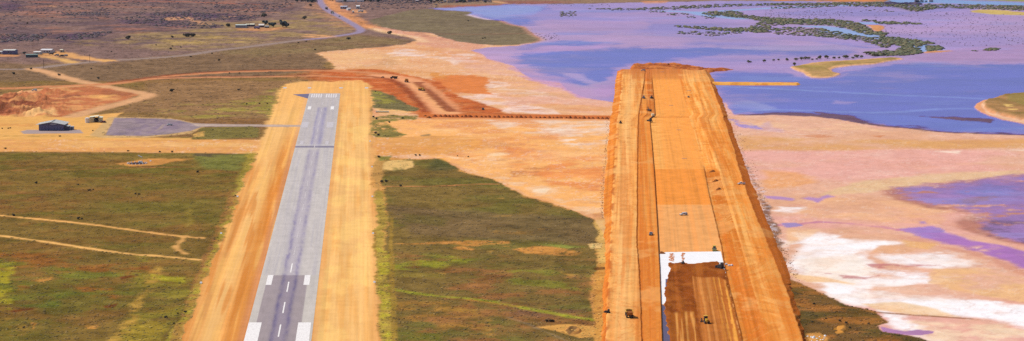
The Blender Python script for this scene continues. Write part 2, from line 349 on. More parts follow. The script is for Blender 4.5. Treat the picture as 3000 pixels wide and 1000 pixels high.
T.poly([(1430, 465), (1540, 470), (1530, 476), (1440, 472)], (196, 132, 76), soft=6, warp=8, alpha=.7, tex=T.patches(-.2, .3, 12, 94))
# ---- the wet flats and open water of the lagoon
lag = [(1272, 26), (1300, 23), (1390, 20), (1450, 17), (1490, 14), (1540, 12), (1700, 12), (1800, 10), (2050, 4), (2300, -2), (BIG, -40), (BIG, 400), (3000, 394), (2900, 391), (2800, 388),
       (2720, 381), (2650, 373), (2560, 363), (2500, 352), (2400, 342), (2270, 334), (2150, 336), (2125, 325), (2060, 330), (1900, 330), (1795, 300),
       (1740, 291), (1700, 282), (1660, 263), (1640, 243), (1560, 233), (1530, 216), (1510, 196), (1470, 183), (1430, 172), (1410, 156), (1380, 149), (1420, 140), (1510, 136), (1550, 130), (1592, 117),
       (1562, 100), (1542, 85), (1535, 78), (1500, 72), (1470, 60), (1430, 57), (1400, 50), (1372, 42), (1390, 38), (1378, 34), (1290, 29)]
T.poly(lag, (166, 136, 194), soft=3, warp=3, zone=2, gloss=.6, amp=.03)
T.poly(lag, (186, 146, 188), tex=T.patches(-.1, .5, 260, 101, 4, .5), alpha=.7)
T.poly(lag, (134, 122, 192), tex=T.patches(.1, .55, 200, 102, 4, .5), alpha=.6)
# open water
WATER = (90, 86, 188)
for pl, sf in (([(1275, 26), (1500, 16), (1560, 16), (1620, 26), (1540, 40), (1490, 50), (1600, 60), (1560, 72), (1500, 70), (1430, 56), (1390, 44), (1300, 30)], 14),
               ([(1620, 125), (1720, 118), (1800, 128), (1740, 135), (1650, 138), (1580, 136), (1520, 140), (1560, 130)], 18),
               ([(1480, 165), (1560, 155), (1680, 150), (1800, 140), (2000, 140), (2100, 135), (2260, 132), (2300, 142), (2200, 158), (2060, 164), (1990, 170), (1960, 182), (1860, 182), (1800, 205), (1800, 245),
                 (1740, 262), (1690, 250), (1660, 228), (1600, 222), (1590, 205), (1540, 190)], 14),
               ([(2020, 140), (2200, 134), (2420, 132), (2560, 140), (2480, 158), (2300, 160), (2140, 156)], 20),
               ([(2090, 212), (2220, 208), (2300, 215), (2360, 232), (2460, 228), (2500, 205), (2620, 190), (2800, 188), (3000, 186), (BIG, 184), (BIG, 400), (3000, 396), (2800, 390), (2560, 365), (2400, 344), (2260, 332), (2140, 330), (2100, 250)], 14)):
    T.poly(pl, WATER, soft=sf * 1.7, warp=30, ys=4, gloss=1., amp=.02)
T.poly([(1275, 26), (1500, 16), (1600, 18), (1560, 45), (1460, 55), (1390, 44)], (140, 146, 216), soft=12, warp=8, alpha=.8)
T.poly([(2900, 160), (3000, 60), (BIG, 60), (BIG, 190), (3000, 175)], (172, 142, 196), soft=30, warp=20, alpha=.8, tex=T.patches(-.4, .4, 150, 103))
for pl, c, al in (([(1500, 150), (1620, 134), (1780, 132), (1800, 140), (1660, 150), (1560, 160)], (186, 142, 200), .85),
              ([(1640, 212), (1700, 218), (1740, 240), (1780, 255), (1720, 245), (1680, 232)], (176, 140, 198), .85),
              ([(1520, 222), (1620, 236), (1700, 248), (1790, 260), (1790, 300), (1700, 290), (1650, 262), (1560, 240)], (196, 148, 190), .85),
              ([(1720, 255), (1775, 235), (1800, 210), (1815, 205), (1800, 300), (1770, 290)], (184, 138, 190), .8),
              ([(1400, 150), (1500, 160), (1540, 195), (1600, 225), (1520, 212), (1440, 178)], (198, 150, 188), .7),
              ([(2010, 170), (2100, 162), (2300, 163), (2260, 172), (2120, 178), (2060, 176)], (178, 142, 194), .8),
              ([(2700, 150), (3000, 130), (BIG, 130), (BIG, 184), (3000, 182), (2780, 188), (2640, 190)], (176, 130, 178), .6),
              ([(1800, 95), (2250, 108), (2600, 150), (2300, 150), (1900, 130), (1700, 120)], (186, 146, 188), .7),
              ([(1560, 60), (1900, 60), (1900, 95), (1640, 100)], (186, 144, 188), .6),
              ([(2600, 60), (2900, 50), (2900, 110), (2700, 110)], (184, 146, 196), .6),
              ([(2290, 202), (2330, 208), (2360, 230), (2440, 232), (2480, 218), (2520, 208), (2420, 236), (2330, 226)], (184, 146, 196), .7),
              ([(2450, 190), (2640, 176), (2700, 178), (2560, 196), (2470, 212)], (178, 144, 200), .7),
              ([(2450, 295), (2510, 300), (2500, 306), (2450, 304)], (166, 132, 198), .7),
              ([(2120, 300), (2200, 295), (2280, 318), (2180, 330), (2130, 322)], (142, 138, 200), .7)):
    T.poly(pl, c, soft=10, warp=14, ys=4, alpha=al, tex=T.patches(-.75, .1, 130, 104, 4, .5))
# wind lanes on the open water
T.road([(2090, 252), (2300, 262), (2450, 270), (2650, 280), (2850, 288), (3000, 296)], 9, (140, 160, 226), soft=8, warp=4, alpha=.55)
T.road([(2140, 330), (2260, 322), (2400, 326), (2600, 330), (2800, 318), (3000, 330)], 8, (136, 156, 224), soft=8, warp=4, alpha=.5)
for k in range(7):
    y0 = 296 + 4.6 * k
    T.road([(2660 + 23 * k, y0), (2780, y0 + 3), (2870, y0 + 5)], 3.5, (84, 88, 172), soft=4, warp=3, alpha=.35)
T.poly([(2500, 335), (3000, 345), (BIG, 345), (BIG, 398), (3000, 394), (2600, 366)], (96, 102, 202), soft=10, warp=8, alpha=.6)
# creek threads through the mangroves
for pts, wd in (([(1960, 33), (2040, 37), (2060, 42), (2110, 49), (2170, 55)], 34), ([(2060, 36), (2150, 31), (2260, 24), (2420, 18), (2560, 15)], 26), ([(2380, 78), (2420, 80), (2470, 90), (2500, 98), (2540, 106), (2620, 116), (2690, 124)], 30),
                ([(2460, 92), (2490, 96), (2510, 103)], 60), ([(2700, 134), (2715, 140), (2712, 150)], 34), ([(2510, 68), (2545, 68)], 46)):
    T.road(pts, wd, (140, 164, 222), soft=8, warp=4, zone=11, gloss=1., amp=.02)
# river and far shore, top right
T.poly([(2600, -6), (2800, 1), (3000, 9), (BIG, 40), (BIG, 56), (3000, 17), (2860, 13), (2740, 9), (2620, 12), (2560, 10)], (118, 152, 214), soft=5, warp=5, zone=11, gloss=1., amp=.02)
T.poly([(2780, -60), (BIG, -60), (BIG, 36), (3000, 6), (2860, 1), (2790, -3)], (150, 146, 96), soft=5, warp=5, zone=0, gloss=0., amp=.2)
# far land across the lagoon, with red banks
T.poly([(1270, -80), (2640, -80), (2620, -3), (2590, 7), (2480, 7), (2400, 4), (2250, 4), (2050, 3), (1800, 8), (1700, 10), (1540, 10), (1480, 12), (1440, 16), (1300, 21), (1268, 24)], (146, 118, 96), soft=4, warp=4, zone=0, gloss=0., amp=.22)
T.poly([(1880, 4), (1960, 2), (1950, 10), (1890, 11)], (206, 138, 98), soft=5, warp=4, alpha=.8)
T.poly([(2260, 0), (2600, -4), (2590, 6), (2480, 6), (2270, 3)], (212, 132, 74), soft=6, warp=6, alpha=.9, tex=T.patches(-.7, .1, 40, 105))
T.poly([(1470, 4), (1600, 3), (1700, 6), (1560, 11), (1480, 10)], (150, 92, 86), soft=8, warp=6, alpha=.8)
T.poly([(1280, 17), (1480, 12), (1470, 16), (1300, 22)], (168, 104, 84), soft=5, warp=4, alpha=.8)
T.road([(1450, 4), (1465, 8), (1478, 10)], 16, (214, 160, 118), soft=6, alpha=.9)
# the green spit between neck and lagoon
spit = [(1100, 76), (1150, 84), (1180, 91), (1260, 96), (1300, 110), (1345, 123), (1400, 130), (1460, 132), (1510, 132), (1550, 127), (1588, 117), (1562, 102), (1540, 87), (1532, 79), (1500, 73),
        (1470, 62), (1430, 58), (1398, 51), (1372, 43), (1386, 38), (1376, 35), (1290, 30), (1262, 26), (1200, 30), (1080, 60)]
T.poly(spit, (122, 106, 84), soft=4, warp=4, zone=0, gloss=0., amp=.22)
T.poly(spit, (138, 122, 92), tex=T.patches(-.2, .5, 50, 106), alpha=.6)
T.road([(1470, 62), (1500, 73), (1535, 80), (1545, 88), (1562, 102), (1590, 117), (1552, 128)], 9, (206, 150, 128), soft=6, alpha=.7)
T.road([(1372, 43), (1400, 51), (1430, 58)], 9, (226, 200, 214), soft=6, alpha=.8)
T.road([(1290, 100), (1400, 101), (1500, 99), (1580, 98)], 12, (150, 106, 86), soft=8, alpha=.6)
for pl in ([(2055, 40), (2080, 34), (2150, 33), (2180, 44), (2230, 50), (2370, 57), (2430, 57), (2490, 63), (2520, 70), (2540, 80), (2590, 104), (2530, 100), (2490, 86), (2440, 76), (2300, 70), (2240, 66), (2180, 53), (2070, 44)],
           [(2580, 108), (2640, 113), (2700, 120), (2742, 129), (2700, 132), (2690, 146), (2700, 155), (2650, 163), (2600, 162), (2640, 148), (2640, 136), (2600, 124)], [(2330, 84), (2470, 98), (2600, 118), (2600, 138), (2530, 120), (2400, 106)],
           [(1985, 78), (2140, 84), (2250, 80), (2250, 94), (2100, 89)], [(2500, 16), (2750, 14), (3000, 19), (3200, 28), (3200, 40), (3000, 31), (2760, 23), (2700, 32), (2660, 32), (2600, 19)], [(2250, 12), (2600, 8), (2600, 13), (2250, 17)]):
    T.poly(pl, (112, 100, 84), soft=5, warp=6, alpha=.75, gloss=0., tex=T.patches(-.9, .1, 60, 249))
# ---- islands
isl = [(2315, 198), (2330, 195), (2380, 185), (2420, 181), (2500, 177), (2560, 172), (2620, 169), (2640, 172), (2650, 174), (2600, 182), (2560, 190), (2500, 194), (2450, 200), (2435, 205),
       (2440, 212), (2460, 216), (2463, 219), (2445, 226), (2420, 230), (2400, 231), (2375, 229), (2360, 222), (2350, 214), (2330, 207)]
T.poly(isl, (226, 172, 122), soft=3, warp=2, zone=3, gloss=0., amp=.2, height=.8)
T.poly([(2322, 197), (2340, 195), (2400, 185), (2500, 179), (2560, 174), (2615, 171), (2640, 173), (2600, 180), (2560, 188), (2500, 191), (2440, 197), (2424, 205), (2436, 213), (2452, 217), (2436, 224), (2400, 227), (2378, 225), (2368, 217), (2354, 208)],
       (146, 126, 72), soft=4, warp=4, height=1.6, tex=lambda i: .7 + .3 * T.noise(40, 111)[i])
T.poly([(2330, 198), (2480, 181), (2600, 174), (2560, 182), (2400, 200)], (170, 146, 78), soft=6, warp=8, alpha=.7, tex=T.patches(-.4, .3, 24, 112))
isr = [(2855, 314), (2862, 305), (2880, 295), (2910, 289), (2930, 287), (2945, 284), (2963, 280), (3000, 277), (3200, 270), (BIG, 268), (BIG, 420), (3200, 390), (3000, 366), (2970, 359), (2930, 351), (2900, 342), (2880, 333), (2862, 324)]
T.poly(isr, (222, 156, 112), soft=3, warp=3, zone=3, gloss=0., amp=.15, height=.6)
T.poly([(2874, 312), (2884, 300), (2900, 294), (2886, 308), (2884, 320), (2900, 332), (2950, 346), (3000, 356), (BIG, 385), (BIG, 405), (3000, 364), (2930, 349), (2890, 334)], (232, 186, 152), soft=3, warp=3, alpha=.9)
T.poly([(2884, 308), (2896, 297), (2930, 289), (2965, 281), (3000, 279), (BIG, 272), (BIG, 385), (3000, 354), (2960, 345), (2920, 336), (2890, 322)], (138, 112, 66), soft=4, warp=6, height=4., tex=lambda i: .75 + .25 * T.noise(26, 113)[i])
T.poly([(2960, 284), (3000, 280), (BIG, 276), (BIG, 340), (3000, 320), (2950, 300)], (144, 128, 70), soft=8, warp=8, alpha=.7)
T.poly([(2940, 316), (2962, 318), (2985, 330), (2970, 336), (2945, 326)], (226, 186, 110), soft=4, warp=8, alpha=.85, tex=T.patches(-.2, .2, 12, 114))
for pl in ([(2538, 75), (2575, 74), (2595, 80), (2580, 90), (2590, 96), (2570, 95), (2555, 86)], [(2702, 153), (2740, 148), (2780, 148), (2796, 150), (2760, 154), (2715, 158)]):
    T.poly(pl, (208, 146, 98), soft=4, warp=5, zone=3, gloss=0., amp=.15, height=.5)
T.poly([(2840, 31), (2870, 28), (2930, 30), (3000, 36), (BIG, 80), (BIG, 100), (3000, 46), (2920, 43), (2850, 36)], (200, 172, 104), soft=4, warp=4, zone=3, gloss=0., amp=.15)
# ---- the salt flat on the right
flatE = [(2118, 300), (2150, 336), (2270, 336), (2400, 344), (2500, 356), (2560, 366), (2650, 376), (2720, 383), (2800, 390), (2900, 393), (3000, 397), (BIG, 410), (BIG, 2000), (2370, 2000), (2300, 860), (2200, 560)]
T.poly(flatE, (228, 174, 144), soft=3, warp=5, zone=1, gloss=0., amp=.06)
T.poly(flatE, (222, 164, 124), tex=T.patches(-.1, .5, 90, 121), alpha=.7)
T.poly(flatE, (232, 168, 158), tex=T.patches(-.3, .5, 120, 122), alpha=.75)
T.poly([(2150, 400), (2400, 410), (2700, 412), (3000, 405), (BIG, 400), (BIG, 440), (3000, 436), (2700, 438), (2400, 442), (2170, 440)], (220, 160, 92), soft=22, warp=14, ys=4, alpha=.9, tex=T.patches(-1.1, -.1, 110, 123))
T.poly([(2200, 345), (2340, 348), (2480, 365), (2600, 385), (2500, 396), (2300, 385), (2180, 380)], (238, 190, 148), soft=14, warp=18, alpha=.85, tex=T.patches(-.5, .3, 40, 124))
T.poly([(2230, 500), (2330, 505), (2400, 530), (2330, 550), (2230, 560)], (234, 162, 96), soft=18, warp=18, alpha=.8)
T.poly([(2500, 535), (2700, 512), (3000, 500), (BIG, 490), (BIG, 510), (3000, 515), (2720, 538), (2600, 560), (2400, 575)], (226, 188, 140), soft=12, warp=12, alpha=.8)
T.poly([(2400, 580), (2660, 590), (2800, 625), (2740, 660), (2500, 640), (2300, 640)], (238, 180, 132), soft=16, warp=20, alpha=.8, tex=T.patches(-.7, .2, 40, 125))
for pl in ([(2740, 443), (2820, 441), (2810, 451)], [(2950, 440), (3100, 438), (3100, 447)], [(2330, 395), (2460, 400), (2400, 402)]):
    T.poly(pl, (248, 222, 200), soft=6, warp=6, alpha=.85)
for pl in ([(2335, 398), (2410, 395), (2460, 400), (2400, 404)], [(2540, 397), (2592, 398), (2580, 403)]):
    T.poly(pl, (206, 124, 68), soft=4, warp=5, alpha=.8)
T.poly([(2250, 360), (2300, 390), (2200, 380)], (196, 160, 190), soft=10, warp=12, alpha=.5)
# purple pools
T.poly([(2570, 562), (2660, 545), (2740, 537), (2850, 527), (3000, 513), (BIG, 480), (BIG, 780), (3000, 722), (2900, 694), (2800, 668), (2790, 650), (2830, 630), (2720, 610), (2640, 590)], (182, 118, 100), soft=16, warp=16, alpha=.95, amp=.15, tex=T.patches(-1.2, -.3, 30, 126))
T.poly([(2612, 562), (2670, 549), (2740, 542), (2850, 531), (3000, 517), (BIG, 490), (BIG, 745), (3000, 706), (2920, 680), (2860, 655), (2870, 630), (2760, 606), (2690, 588)], (156, 112, 172), soft=26, warp=26, zone=2, gloss=.4, amp=.14, tex=T.patches(-.9, -.2, 26, 127))
T.poly([(2820, 545), (3000, 522), (BIG, 500), (BIG, 590), (3000, 578), (2880, 584), (2800, 575)], (118, 108, 186), soft=24, warp=22, alpha=.7, gloss=.8, tex=T.patches(-.6, .3, 34, 128))
T.poly([(2800, 590), (2900, 574), (2960, 588), (2840, 605)], (160, 96, 88), soft=10, warp=14, alpha=.8, tex=T.patches(-.3, .3, 16, 129))
T.poly([(2850, 640), (3000, 650), (BIG, 680), (BIG, 745), (3000, 710), (2900, 690)], (104, 72, 104), soft=18, warp=22, alpha=.75, tex=T.patches(-.3, .4, 18, 130))
T.poly([(2640, 670), (2716, 664), (2800, 686), (2900, 712), (3000, 738), (BIG, 900), (BIG, 960), (3000, 786), (2950, 771), (2880, 746), (2780, 716), (2700, 692)], (174, 110, 182), soft=12, warp=18, zone=2, gloss=.3, amp=.1, tex=T.patches(-1.1, -.1, 24, 226))
T.poly([(2640, 690), (2700, 693), (2780, 718), (2880, 748), (2950, 773), (3000, 788), (BIG, 960), (BIG, 1000), (3000, 805), (2900, 770), (2780, 730)], (208, 136, 112), soft=16, warp=20, alpha=.6)
T.road([(2285, 660), (2400, 652), (2500, 657), (2600, 669), (2680, 680)], 5, (190, 114, 152), soft=3, warp=3, alpha=.8)
for pl in ([(2285, 655), (2330, 652), (2350, 662), (2300, 668)], [(2240, 573), (2290, 576), (2326, 583), (2320, 589), (2250, 581)], [(2345, 581), (2370, 578), (2400, 580), (2430, 572), (2452, 578), (2420, 584), (2395, 596), (2372, 588)], [(2690, 650), (2708, 650), (2706, 656), (2694, 656)]):
    T.poly(pl, (182, 132, 180), soft=7, warp=10, gloss=.3, zone=2)
# white salt crust
for pl, al in (([(2330, 690), (2400, 676), (2500, 700), (2645, 704), (2580, 722), (2545, 755), (2560, 790), (2700, 800), (2840, 820), (2760, 830), (2600, 830), (2480, 850), (2380, 830), (2320, 790), (2330, 740), (2360, 720)], .9),
               ([(2440, 866), (2500, 850), (2600, 850), (2700, 872), (2850, 884), (3000, 900), (BIG, 1000), (BIG, 1060), (3000, 965), (2850, 932), (2700, 918), (2570, 905), (2500, 900), (2460, 880)], 1.),
               ([(2400, 830), (2560, 840), (2560, 880), (2470, 880)], .95),
               ([(2600, 740), (2760, 742), (2860, 775), (2760, 790), (2620, 770)], .75), ([(2560, 915), (2620, 925), (2720, 965), (2800, 1000), (2700, 985), (2600, 950)], .9),
               ([(2250, 700), (2330, 712), (2300, 722)], .8), ([(2260, 612), (2335, 618), (2330, 624), (2270, 622)], .9)):
    T.poly(pl, (250, 236, 228), soft=26, warp=34, alpha=al * .85, tex=T.patches(-1.1, .25, 34, 131), amp=.05)
    T.poly(pl, (253, 248, 250), soft=20, warp=34, alpha=al, tex=T.patches(-.75, .45, 20, 231, 6, .72), amp=.04)
T.poly([(2330, 760), (2520, 745), (2560, 790), (2500, 830), (2380, 830)], (250, 232, 212), soft=20, warp=20, alpha=.6)
T.poly([(2570, 718), (2640, 716), (2700, 730), (2650, 742), (2560, 740)], (226, 168, 124), soft=8, warp=10, alpha=.85)
T.poly([(2640, 700), (2760, 715), (2720, 730), (2660, 722)], (228, 172, 108), soft=10, warp=10, alpha=.85)
T.poly([(2740, 785), (2900, 790), (3000, 815), (BIG, 900), (BIG, 1000), (3000, 890), (2850, 862), (2720, 830)], (236, 184, 126), soft=14, warp=24, alpha=.85, tex=T.patches(-.6, .1, 26, 132))
T.poly([(2520, 890), (2640, 884), (2740, 905), (2820, 930), (2680, 925), (2560, 908)], (240, 196, 140), soft=10, warp=12, alpha=.8)
T.poly([(2640, 935), (2800, 950), (3000, 960), (BIG, 1080), (BIG, 2000), (2750, 2000), (2760, 1000)], (246, 214, 178), soft=16, warp=22, alpha=.85, tex=T.patches(-.6, .3, 22, 133))
T.poly([(2300, 800), (2420, 815), (2500, 830), (2360, 828)], (242, 192, 132), soft=8, warp=10, alpha=.8)
T.poly([(2300, 670), (2400, 672), (2360, 700), (2300, 720)], (240, 192, 138), soft=10, warp=14, alpha=.6)
for pl in ([(2395, 797), (2480, 808), (2545, 812), (2570, 806), (2540, 818), (2470, 816)], [(2540, 775), (2640, 772), (2760, 776), (2640, 784), (2560, 790)]):
    T.poly(pl, (196, 118, 118), soft=5, warp=12, alpha=.8, tex=T.patches(-.5, .1, 14, 134))
T.road([(2370, 903), (2560, 915), (2700, 925), (2840, 934)], 2.4, (150, 92, 44), soft=1.4, warp=.7, amp=.3)
T.road([(2840, 934), (2900, 942), (2975, 949)], 1.2, (170, 112, 70), soft=1.2, warp=.5, tex=T.patches(-.3, .2, 8, 135))
T.poly([(2580, 957), (2630, 967), (2655, 971), (2690, 966), (2738, 970), (2735, 977), (2700, 983), (2650, 981), (2590, 973)], (184, 124, 172), soft=3, warp=4, zone=2, gloss=.5, amp=.05)
# scrubby corner and rubble fringe
cor = [(2240, 640), (2285, 700), (2310, 820), (2345, 832), (2400, 855), (2450, 880), (2490, 900), (2545, 912), (2575, 927), (2602, 948), (2578, 957), (2592, 973), (2650, 982), (2700, 990), (2745, 1005), (2780, 1080), (2370, 1080), (2340, 1000), (2300, 880)]
T.poly(cor, (124, 90, 54), soft=4, warp=10, zone=0, gloss=0., amp=.3, tex=lambda i: sstep(690, 800, T.y[i]) * .85 + .15)
T.poly(cor, (172, 110, 56), tex=lambda i: sstep(-.1, .4, T.noise(14, 136)[i]) * sstep(800, 840, T.y[i]), alpha=.75)
T.poly(cor, (88, 78, 44), tex=lambda i: sstep(.0, .5, T.noise(20, 137)[i]) * sstep(800, 840, T.y[i]), alpha=.7)
T.poly([(2236, 580), (2262, 640), (2290, 720), (2320, 830), (2300, 850), (2270, 740), (2230, 640)], (122, 82, 54), soft=7, warp=14, alpha=.9, amp=.4)
T.poly([(2150, 400), (2240, 570), (2262, 650), (2290, 740), (2250, 720), (2200, 560)], (206, 190, 196), soft=5, warp=10, alpha=.8, tex=T.patches(.15, .4, 5, 138))
T.poly([(2165, 430), (2200, 505), (2240, 590), (2262, 650), (2252, 660), (2215, 570), (2180, 480)], (150, 100, 76), soft=5, warp=10, alpha=.7, amp=.35, tex=T.patches(-.6, .3, 7, 250))
T.poly([(2440, 965), (2470, 952), (2482, 966), (2462, 975)], (206, 140, 62), soft=4, warp=6, alpha=.8)
T.poly([(2362, 978), (2400, 974), (2425, 990), (2420, 1010), (2370, 1010)], (214, 150, 84), soft=4, warp=6, alpha=.9)
T.road([(2340, 908), (2400, 905), (2480, 902), (2560, 915)], 3, (176, 116, 66), soft=2, alpha=.8)
# dark mud banks at the water's edge
for pl in ([(2150, 338), (2270, 329), (2340, 330), (2450, 338), (2500, 342), (2545, 360), (2525, 365), (2480, 353), (2400, 345), (2270, 339)], [(2690, 339), (2790, 341), (2880, 348), (2912, 353), (2900, 359), (2850, 355), (2760, 348)],
           [(2380, 327), (2460, 334), (2510, 341), (2480, 345), (2420, 338)]):
    T.poly(pl, (104, 74, 96), soft=4, warp=8, zone=12, gloss=.1, amp=.2)
for pts in ([(2500, 348), (2560, 366), (2650, 375), (2720, 383), (2800, 390), (2900, 393), (3000, 396), (3200, 402)], [(2630, 371), (2680, 369), (2700, 376)], [(2860, 388), (2920, 389), (2960, 393)]):
    T.road(pts, 7, (98, 66, 86), soft=5, warp=4, zone=12, gloss=.1, amp=.2)
T.poly([(2130, 345), (2170, 355), (2220, 368), (2240, 380), (2200, 382), (2160, 372)], (150, 132, 206), soft=5, warp=10, gloss=.6, alpha=.85, tex=T.patches(-.4, .2, 16, 139))
# ---- red disturbed ground round the haul road
red = [(930, 205), (1100, 203), (1200, 222), (1290, 240), (1310, 262), (1345, 282), (1400, 300), (1470, 321), (1485, 334), (1250, 340), (1180, 330), (1130, 300), (1090, 268), (1050, 258), (1000, 242), (900, 236), (820, 225)]
T.poly(red, (198, 104, 56), soft=7, warp=8, amp=.2, zone=13, tex=lambda i: sstep(860, 980, T.x[i]) * .9 + .1)
T.poly(red, (224, 150, 94), tex=T.patches(.05, .6, 18, 141), alpha=.5); T.poly(red, (160, 80, 46), tex=T.patches(.1, .6, 15, 251), alpha=.6)
T.poly([(1085, 263), (1110, 266), (1150, 280), (1190, 304), (1235, 318), (1215, 326), (1110, 323), (1088, 312)], (120, 108, 70), soft=5, warp=7, zone=0, amp=.3)
T.poly([(1088, 264), (1110, 268), (1160, 300), (1120, 305), (1090, 300)], (160, 150, 60), soft=8, warp=10, alpha=.7, tex=T.patches(-.4, .2, 10, 142))
T.poly([(1100, 318), (1180, 322), (1215, 330), (1180, 334), (1110, 336)], (232, 178, 116), soft=5, warp=7, alpha=.9)
T.poly([(1085, 345), (1150, 338), (1225, 342), (1215, 352), (1130, 358), (1150, 372), (1190, 394), (1170, 402), (1095, 404), (1080, 390)], (138, 122, 66), soft=5, warp=9, zone=0, amp=.32, tex=T.patches(-.9, -.2, 14, 143))
T.poly([(1230, 396), (1262, 394), (1258, 400), (1235, 401)], (110, 96, 60), soft=4, warp=6, alpha=.8)
T.poly([(1225, 332), (1265, 330), (1800, 339), (1800, 352), (1265, 350), (1225, 345)], (200, 110, 58), soft=3, warp=3, zone=14, amp=.15)
T.poly([(1225, 345), (1800, 349), (1800, 355), (1225, 351)], (232, 160, 104), soft=3, warp=4, alpha=.7)
# ---- cross strip (old dirt runway)
T.poly([(-BIG, 402), (280, 407), (560, 409), (760, 410), (1095, 406), (1260, 398), (1420, 402), (1500, 425), (1400, 440), (1300, 453), (1090, 455), (740, 451), (300, 446), (-BIG, 436)], (224, 160, 92), soft=8, warp=3, ys=4, zone=6, amp=.06, tex=lambda i: 1 - .55 * sstep(1250, 1450, T.x[i]))
T.poly([(-BIG, 412), (400, 414), (740, 420), (740, 430), (300, 432), (-BIG, 425)], (236, 182, 112), soft=10, warp=8, ys=4, alpha=.7, tex=T.patches(-.6, .4, 60, 145, 4, .5, .4))
T.poly([(1095, 430), (1300, 430), (1290, 450), (1095, 452)], (222, 152, 80), soft=10, warp=8, alpha=.7)
# ---- hangar yard, borrow pit, tracks on the left
T.poly([(-BIG, 338), (60, 340), (180, 344), (310, 334), (360, 330), (338, 346), (318, 366), (300, 390), (300, 402), (560, 404), (560, 410), (-BIG, 405)], (230, 172, 98), soft=5, warp=5, zone=10, amp=.08)
T.poly([(-BIG, 338), (120, 352), (100, 372), (-BIG, 380)], (216, 146, 82), soft=14, warp=14, alpha=.6, tex=T.patches(-.2, .4, 18, 146))
T.road([(-60, 398), (200, 400), (330, 402), (560, 404)], 5, (150, 128, 66), soft=4, warp=3, alpha=.7, tex=T.patches(-.3, .3, 9, 147))
pit = [(-BIG, 300), (0, 284), (100, 268), (200, 258), (275, 252), (310, 256), (390, 270), (408, 278), (380, 292), (300, 311), (215, 334), (180, 344), (100, 342), (0, 340), (-BIG, 345)]
T.poly(pit, (192, 116, 76), soft=4, warp=5, zone=4, amp=.16)
T.poly(pit, (222, 158, 100), tex=T.patches(.0, .5, 22, 148), alpha=.8)
T.poly([(-100, 290), (40, 286), (110, 298), (130, 318), (60, 332), (-100, 336)], (134, 74, 52), soft=10, warp=16, alpha=.9, tex=T.patches(-.5, .2, 16, 149))
T.poly([(140, 285), (230, 280), (240, 290), (160, 298)], (146, 86, 66), soft=8, warp=12, alpha=.8, tex=T.patches(-.3, .2, 14, 150))
T.poly([(300, 262), (390, 272), (380, 284), (300, 276)], (160, 96, 66), soft=8, warp=10, alpha=.8)
T.poly([(60, 330), (150, 322), (170, 340), (70, 340)], (236, 186, 122), soft=8, warp=10, alpha=.8)
T.poly([(260, 282), (340, 278), (320, 290), (270, 290)], (232, 172, 100), soft=8, warp=8, alpha=.8)
pi_, pm_ = T.poly(pit, None, soft=12, warp=4)
T.H[pi_] = np.maximum(T.H[pi_], pm_ * np.clip(.35 + 1.2 * fbm(T.wx[pi_] / 13, T.wy[pi_] / 20, 151, 5, .6), 0, 2) * (3.4 * sstep(260, 60, T.x[pi_]) + .7))
def track(pts, wd, col, zone='dirt_road', **k): T.road(pts, wd, col, zone=Zid[zone], zthr=.4, **k)
# sealed main road and its verges
MAIN = [(936, -70), (933, -30), (936, 0), (946, 18), (965, 34), (1000, 52), (1032, 70), (1054, 84), (1056, 91), (1040, 98), (960, 110), (880, 118)]
T.road(MAIN[:8], 44, (190, 134, 96), soft=14, warp=12, alpha=.6, off=-4, tex=T.patches(-.6, .4, 30, 246))
T.road([(960, 0), (968, 12), (990, 26), (1020, 48), (1060, 72), (1085, 82)], 26, (222, 150, 96), soft=10, warp=8, alpha=.8)
MAIN2 = [(880, 118), (750, 135), (640, 148), (540, 163), (430, 172), (300, 180), (190, 190), (90, 202), (0, 204), (-200, 207), (-420, 210)]
T.road(MAIN2, 26, (146, 118, 88), soft=8, warp=6, alpha=.6)
track(MAIN, 11.5, (150, 130, 158), 'main_road', soft=3, warp=.5, amp=.05)
track(MAIN2, 15, (150, 124, 112), 'main_road', soft=4, warp=1., amp=.08)
T.road([(905, 102), (940, 104), (965, 108), (930, 110), (905, 107)], 18, (220, 160, 108), soft=8, alpha=.8)
track([(95, 202), (140, 213), (180, 225), (230, 238), (285, 249), (340, 260), (400, 270), (428, 277), (420, 285), (370, 300), (300, 318), (240, 334), (215, 342)], 17, (218, 164, 118), soft=5, warp=2, amp=.1)
track([(-420, 300), (0, 281), (100, 266), (180, 257), (270, 250)], 13, (228, 166, 116), soft=5, warp=2, amp=.1)
track([(-420, 264), (0, 260), (100, 256), (250, 250), (330, 245), (450, 229), (520, 221), (640, 213), (750, 209), (930, 207), (1060, 212), (1130, 220)], 20, (206, 136, 92), soft=6, warp=3, amp=.12)
T.road([(330, 242), (450, 226), (520, 218), (640, 210), (750, 206), (900, 203), (960, 204)], 10, (132, 70, 48), soft=5, warp=3, alpha=.85)
track([(460, 231), (600, 227), (750, 226), (930, 223), (1000, 226), (1110, 229)], 13, (208, 140, 98), soft=5, warp=2, amp=.12)
T.road([(440, 228), (600, 224), (750, 223), (930, 219)], 7, (128, 70, 52), soft=4, warp=3, alpha=.8)
track([(310, 179), (270, 174), (240, 170), (200, 161), (190, 156)], 22, (222, 164, 104), soft=8, warp=5, amp=.1)
track([(212, 184), (190, 178), (165, 172), (140, 168)], 16, (220, 170, 104), soft=6, warp=4, amp=.1)
T.poly([(100, 152), (190, 150), (200, 160), (150, 170), (95, 166)], (206, 150, 94), soft=8, warp=8, alpha=.85)
T.poly([(-10, 158), (60, 160), (50, 166), (-10, 166)], (206, 144, 92), soft=6, warp=7, alpha=.8)
T.poly([(285, 174), (340, 176), (310, 180)], (232, 176, 104), soft=6, warp=5, alpha=.9)
T.poly([(690, 82), (800, 82), (830, 80), (840, 84), (760, 92), (700, 88)], (200, 138, 92), soft=8, warp=8, alpha=.8)
T.poly([(1030, 28), (1075, 30), (1070, 40), (1035, 38)], (214, 152, 104), soft=6, warp=6, alpha=.8)
